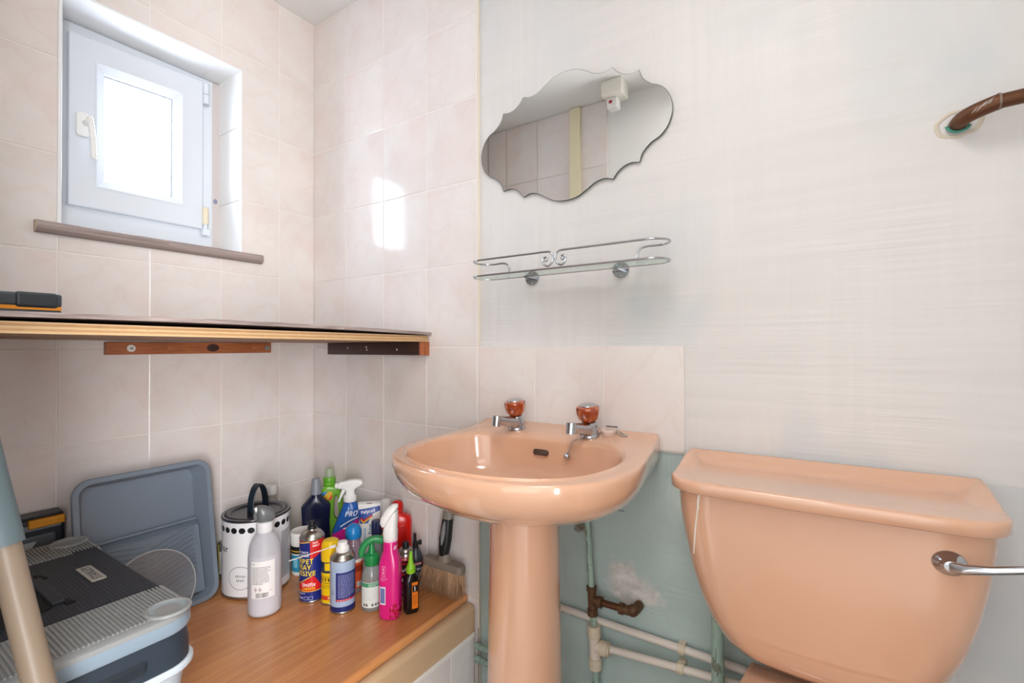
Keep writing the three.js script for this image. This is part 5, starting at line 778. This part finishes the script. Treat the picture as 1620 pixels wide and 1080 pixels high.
// ------------------------------------------------------------------ paint tray leaning on the wall
{
  const t = thing('paint_tray', 'grey plastic paint roller tray standing upright against the window wall', 'paint tray', [0.14, Y0, 0.572], Math.PI / 2);
  // local: x runs to -z of the room, y up the tray, z out of the wall towards the room
  const G = S({ color: 0x808d9b, roughness: 0.32 }), W = 0.322, H = 0.405;
  const lean = new THREE.Matrix4().makeRotationX(-0.165);
  const fin = (g) => { g.applyMatrix4(lean); return g; };
  const ring = (w, h, r, z, cy = H / 2) => rrPts(w, h, r, 0, cy).map((p) => [p[0], p[1], z]);
  const R0 = [ring(W, H, 0.04, -0.004), ring(W, H, 0.04, 0.004), ring(W - 0.004, H - 0.004, 0.038, 0.006), ring(W - 0.026, H - 0.026, 0.03, 0.006), ring(W - 0.03, H - 0.03, 0.028, 0.003), ring(W - 0.046, H - 0.042, 0.024, -0.052), ring(W - 0.052, H - 0.048, 0.022, -0.056)];
  mesh('shell', fin(loft(R0, false, false, 0.6)), G, t);
  // floor: well above, ramp below
  const f = new THREE.PlaneGeometry(W - 0.054, H - 0.05, 2, 60); { const p = f.attributes.position; for (let i = 0; i < p.count; i++) { const v = (p.getY(i) + H / 2 - 0.025) / (H - 0.05); const d = v > 0.575 ? -0.056 : v > 0.53 ? -0.056 + (0.575 - v) / 0.045 * 0.02 : -0.036 + (0.53 - v) * 0.02; p.setXYZ(i, p.getX(i), p.getY(i) + H / 2, d); } f.computeVertexNormals(); }
  mesh('floor_panel', fin(toCreasedNormals(f, 0.3)), G, t);
  const ribs = []; for (let i = 0; i < 15; i++) { const y = 0.032 + i * 0.0135; for (const s of [-1, 1]) { const x0 = s * 0.006, x1 = s * (W / 2 - 0.045), k = s > 0 ? 0.33 : -0.16; let ye = y + (x1 - x0) * k * (s > 0 ? 1 : 1); if (ye > 0.225 || y > 0.222) continue; ribs.push(rod([x0, y, -0.036 + 0.02 * Math.max(0, 0.53 - (y - 0.025) / 0.355) + 0.0006], [x1, ye, -0.036 + 0.02 * Math.max(0, 0.53 - (y - 0.025) / 0.355) + 0.0006], 0.0021, 6)); } }
  const rm = mesh('ribs', fin(merge(ribs)), G, t, 'raised diagonal ribs'); rm.userData.kind = 'stuff';
  mesh('ridge', fin(merge([rod([-W / 2 + 0.03, 0.2325, -0.043], [W / 2 - 0.03, 0.2325, -0.043], 0.005, 12), rod([-W / 2 + 0.03, 0.214, -0.0355], [W / 2 - 0.034, 0.214, -0.0355], 0.0025, 8), rod([W / 2 - 0.036, 0.214, -0.0355], [W / 2 - 0.036, 0.05, -0.0285], 0.0025, 8)])), G, t, 'raised ridge across the tray');
}
// clear round lid leaning on the tray
{
  const t = thing('clear_disc', 'round clear plastic lid leaning on the paint tray', 'lid', [0.192, Y0, 0.592], Math.PI / 2);
  const g = lathe([[0, 0], [0.091, 0, 0.001], [0.096, 0.003, 0.001], [0.1, 0.003, 0.001], [0.1, 0.0045], [0.095, 0.0045], [0.09, 0.0015], [0, 0.0014]], 72); g.rotateX(Math.PI / 2); g.translate(0, 0.1, 0);
  g.applyMatrix4(new THREE.Matrix4().makeRotationX(-0.2)); const tr = new THREE.TorusGeometry(0.1, 0.0017, 8, 90); tr.translate(0, 0.1, 0.003); tr.applyMatrix4(new THREE.Matrix4().makeRotationX(-0.2)); mesh('rim', tr, S({ color: 0xe6e9ea, transmission: 0.4, thickness: 0, roughness: 0.2 }), t, 'clear rounded rim, whitened for its edge highlight');  // paler, less clear ring puts the edge highlight into the colour
  mesh('disc', g, S({ color: 0xf4f5f6, transmission: 0.95, thickness: 0, roughness: 0.04, ior: 1.5 }), t);
}
// little packet between the tray and the tin
{
  const t = thing('sealant_packet', 'narrow packet with pale label squeezed between tray and paint tin', 'packet', [0.03, Y0, 0.345], 1.2);
  mesh('pack', rbox(0.034, 0.11, 0.022, 0.004, 0, 0.055, 0), plastic(0x4a4f3c, 0.4), t);
  const tex = canvas(256, 512, (c, w, h) => { c.fillStyle = '#e2ded6'; c.fillRect(0, 0, w, h); lines(c, 20, 60, 210, 16, 26, 9, '#8a8680'); }); mesh('label', planeUV(box(0.028, 0.07, 0.0005, 0, 0.05, 0.0113), -0.014, 0.014, 0.015, 0.085), withMap(tex, 0.5), t); mesh('yellow_edge', rbox(0.005, 0.108, 0.0225, 0.002, -0.0155, 0.054, 0), plastic(0xb9b04a, 0.4), t);
}
// ------------------------------------------------------------------ tool box
{
  const X0 = 0.128, X1 = 0.722, Z0 = 0.722, Z1 = 1.06, T = 0.575, t = thing('tool_box', 'large grey tool box with dark centre panel and ribbed translucent bins on top', 'tool box', [0, 0, 0]);
  const rrect = (x0, x1, z0, z1, r, y) => { return rrPts(x1 - x0, z1 - z0, r, (x0 + x1) / 2, (z0 + z1) / 2).map((q) => [q[0], y, q[1]]).reverse(); };
  const body = plastic(0xc3cfda, 0.4), dark = plastic(0x2f3a45, 0.4), trans = S({ color: 0xaeb1b1, roughness: 0.32, transmission: 0.3, thickness: 0 });  // trans: bin tops darkened for the dark inside seen through them
  mesh('lower_box', loft([rrect(X0 + 0.035, X1 - 0.035, Z0 + 0.03, Z1 - 0.03, 0.04, Y0), rrect(X0 + 0.03, X1 - 0.03, Z0 + 0.025, Z1 - 0.025, 0.04, Y0 + 0.006), rrect(X0 + 0.006, X1 - 0.006, Z0 + 0.004, Z1 - 0.004, 0.05, 0.478)], true, true, 0.6), body, t, 'pale grey-blue lower box');
  mesh('rim_band', loft([rrect(X0 - 0.002, X1 + 0.002, Z0 - 0.003, Z1 + 0.003, 0.053, 0.474), rrect(X0 - 0.005, X1 + 0.005, Z0 - 0.006, Z1 + 0.006, 0.055, 0.478), rrect(X0 - 0.005, X1 + 0.005, Z0 - 0.006, Z1 + 0.006, 0.055, 0.484), rrect(X0 - 0.002, X1 + 0.002, Z0 - 0.003, Z1 + 0.003, 0.053, 0.488)], true, true, 0.5), plastic(0xcfd9e2, 0.35), t);
  mesh('upper_body', loft([rrect(X0, X1, Z0, Z1, 0.052, 0.487), rrect(X0 - 0.002, X1 - 0.0, Z0, Z1, 0.052, 0.512), rrect(X0 + 0.003, X1 - 0.004, Z0 + 0.004, Z1 - 0.004, 0.05, 0.544)], true, true, 0.4), dark, t, 'dark upper body');
  mesh('grip_recess', loft([[0.497, 0.0], [0.506, 0.004], [0.516, 0.004], [0.522, 0.0]].map(([y, d]) => [[X1 - 0.004 - 0.004, y, 0.79], [X1 + d - 0.001, y, 0.805], [X1 + d - 0.001, y, 1.02], [X1 - 0.008, y, 1.03]]), true, true, 0.4), plastic(0x232c35, 0.4), t, 'moulded grip');
  // translucent end bins with rims, sloping skirt
  for (const [a, b, nm] of [[X0, 0.252, 'left'], [0.578, X1, 'right']]) {
    const isR = nm === 'right', z0 = Z0, z1 = Z1;
    const outl = (e, y) => { const r = 0.05 - e * 0.3, p = []; const xo = isR ? b - e : a + e, xi = isR ? a : b, s = isR ? 1 : -1; p.push([xi, y, z0 + e]); p.push([xo - s * r, y, z0 + e]); for (let i = 1; i <= 8; i++) { const q = i / 8 * Math.PI / 2; p.push([xo - s * r + s * r * Math.sin(q), y, z0 + e + r - r * Math.cos(q)]); } for (let i = 0; i <= 8; i++) { const q = i / 8 * Math.PI / 2; p.push([xo - s * r + s * r * Math.cos(q), y, z1 - e - r + r * Math.sin(q)]); } p.push([xi, y, z1 - e]); return isR ? p.reverse() : p; };
    mesh('bin_skirt', loft([outl(0.0005, 0.5435), outl(-0.0015, 0.548), outl(-0.0005, 0.565)], false, false, 0.6), S({ color: 0xa3b6c6, roughness: 0.3, transmission: 0.25, thickness: 0 }), t, 'translucent skirt with the light through it put in its bluish colour');  // same plastic as the bin tops; light shining through is in this tint
    const bin = mesh('bin_lid', loft([outl(0.001, 0.543), outl(-0.001, 0.548), outl(0.0, 0.566), outl(0.002, 0.5715), outl(0.006, 0.574)], true, true, 0.6), trans, t, 'translucent ribbed bin lid');
    const ribs = []; const x0 = isR ? a + 0.004 : a + 0.022, x1 = isR ? b - 0.02 : b - 0.004; const cx = isR ? X1 - 0.036 : X0 + 0.036;
    for (let i = 0; i < 53; i++) { const z = z0 + 0.01 + i * 0.006; let p0 = x0, p1 = x1; if (z < z0 + 0.068) { const q = Math.sqrt(Math.max(0, 0.036 ** 2 - (z - z0 - 0.036) ** 2)); if (isR) p1 = Math.min(p1, cx - q - 0.001); else p0 = Math.max(p0, cx + q + 0.001); } ribs.push(box(p1 - p0, 0.0022, 0.0028, (p0 + p1) / 2, 0.5751, z)); }
    const rm = mesh('ribbing', merge(ribs), trans, bin); rm.userData.kind = 'stuff';
    const ring = new THREE.TorusGeometry(0.031, 0.0045, 12, 40); ring.rotateX(Math.PI / 2); ring.scale(1, 0.8, 1); ring.translate(cx, 0.5745, z0 + 0.036); mesh('finger_ring', ring, trans, bin);
    mesh('dish', at(lathe([[0, 0.0], [0.02, 0.0005], [0.028, 0.003]], 32), cx, 0.5735, z0 + 0.036), plastic(0x9aa6ab, 0.35), bin);
  }
  // dark centre panel with fine ribs, black plates for the recess shade, carrying handle, maker's plate
  const P = plastic(0x262b34, 0.5);
  mesh('centre_panel', merge([span(0.2515, 0.5785, 0.543, 0.575, Z0 + 0.008, Z1 - 0.008, 0.003)]), P, t, 'dark centre panel');
  mesh('panel_notch', span(0.236, 0.2525, 0.56, 0.5754, Z0 + 0.008, Z0 + 0.05), P, t); mesh('panel_notch', span(0.5775, 0.588, 0.56, 0.5754, Z0 + 0.008, Z0 + 0.03), P, t);
  const fr = []; for (let i = 0; i < 52; i++) fr.push(box(0.32, 0.0007, 0.003, 0.415, 0.5752, Z0 + 0.014 + i * 0.006));
  const fm = mesh('panel_ribbing', merge(fr), P, t); fm.userData.kind = 'stuff';
  mesh('handle_well_shade', extrude(shapeOf([[0.352, -0.866], [0.512, -0.866], [0.53, -0.9], [0.53, -0.95], [0.33, -0.95], [0.33, -0.9]]), 0.0016).rotateX(-Math.PI / 2).translate(0, 0.5755, 0), plastic(0x0a0b0d, 0.8), t, 'black plate for the shade in the handle recess');  // plate lying on the panel; shade of the recess is its black
  for (const x of [0.345, 0.508]) mesh('handle_notch_shade', extrude(shapeOf([[x - 0.016, -0.846], [x + 0.014, -0.838], [x + 0.014, -0.85], [x - 0.016, -0.852]]), 0.0016).rotateX(-Math.PI / 2).translate(0, 0.5755, 0), plastic(0x0a0b0d, 0.8), t);  // flat black pieces, shade of the cut-outs put into the colour
  mesh('carry_handle', rbox(0.15, 0.007, 0.02, 0.003, 0.43, 0.577, 0.8575), P, t, 'carrying handle');
  const tex = canvas(512, 132, (c, w, h) => { c.fillStyle = '#b4b0a8'; c.fillRect(0, 0, w, h); text(c, 'STANLEY', w / 2, 104, 106, '#17181b', 'sans-serif', 'bold', 'center'); });
  const pl = extrude(rrShape(0.094, 0.0245, 0.004), 0.003, 0.0008, 2); planeUV(pl, -0.047, 0.047, -0.01225, 0.01225); pl.rotateX(-Math.PI / 2); pl.rotateY(Math.PI); pl.translate(0.411, 0.5755, 0.786);
  mesh('name_plate', pl, withMap(tex, 0.35, { metalness: 0.3 }), t, 'silver name plate');
}
// dark tool case with yellow latches, behind the tool box
{
  const t = thing('tool_case', 'dark clear-fronted tool case with yellow latch behind the tool box', 'case', [0.045, Y0, 0.9], Math.PI / 2);
  mesh('shell', merge([rbox(0.33, 0.325, 0.044, 0.012, 0, 0.1635, -0.014), rbox(0.32, 0.006, 0.046, 0.002, 0, 0.327, -0.014)]), plastic(0x2b3038, 0.4), t);
  mesh('clear_front', rbox(0.29, 0.25, 0.012, 0.005, 0, 0.16, 0.012), S({ color: 0x8f98a0, transmission: 0.6, thickness: 0, roughness: 0.12 }), t, 'clear front');
  mesh('top_edge', rbox(0.31, 0.014, 0.014, 0.003, 0, 0.304, 0.012), plastic(0x767c84, 0.35), t);
  mesh('latch', rbox(0.066, 0.02, 0.018, 0.004, 0.128, 0.313, 0.014), plastic(0xd9901c, 0.4), t, 'yellow latch'); mesh('latch', rbox(0.066, 0.02, 0.018, 0.004, -0.1, 0.313, 0.014), plastic(0xd9901c, 0.4), t, 'yellow latch');
  mesh('inner_tray', loft([[-0.05, 0.17], [0.04, 0.272]].map(([x, y]) => [[x, y, 0.0185], [x + 0.1 - (y - 0.17) * 0.3, y, 0.0185], [x + 0.1 - (y - 0.17) * 0.3, y, 0.0205], [x, y, 0.0205]]), true, true, 0.3), S({ color: 0xaab0b4, roughness: 0.3 }), t);
}
// long beige pole leaning on the shelf edge
{
  const t = thing('pole', 'long beige pole with grey-blue sleeve leaning on the shelf in the near corner', 'pole');
  const A = V(0.936, 0.0, 0.862), B = V(0.666, 1.03, 1.003), d = B.clone().sub(A), at2 = (k) => A.clone().addScaledVector(d, k).toArray();
  mesh('tube', rod(at2(0.004), at2(0.79), 0.0165, 28), plastic(0x8d7c6a, 0.42), t, 'beige tube');
  mesh('sleeve', rod(at2(0.745), at2(1.2), 0.0205, 28), plastic(0x5d6d72, 0.5), t, 'grey-blue sleeve');
  mesh('foot', rod(at2(0.0), at2(0.03), 0.02, 24), M.black, t, 'rubber foot');
  mesh('end_cap', rod(at2(1.198), at2(1.215), 0.0215, 24), plastic(0x6c7c80, 0.5), t);
}
// pull-cord switch block on the ceiling by the opposite wall (seen in the mirror)
{
  const t = thing('ceiling_switch', 'white square pull-cord switch block with red indicator seen in the mirror', 'switch', [0.83, CEIL, 1.04]);
  mesh('mounting_block', rbox(0.1, 0.07, 0.1, 0.004, 0, -0.035, 0), plastic(0xece8de, 0.4), t);
  mesh('switch_body', rbox(0.05, 0.05, 0.05, 0.004, -0.01, -0.094, 0.01), M.white, t);
  mesh('indicator', box(0.016, 0.014, 0.002, -0.016, -0.09, -0.0155), plastic(0xa8141c, 0.3), t, 'red indicator');
}

renderer.render(scene, camera);
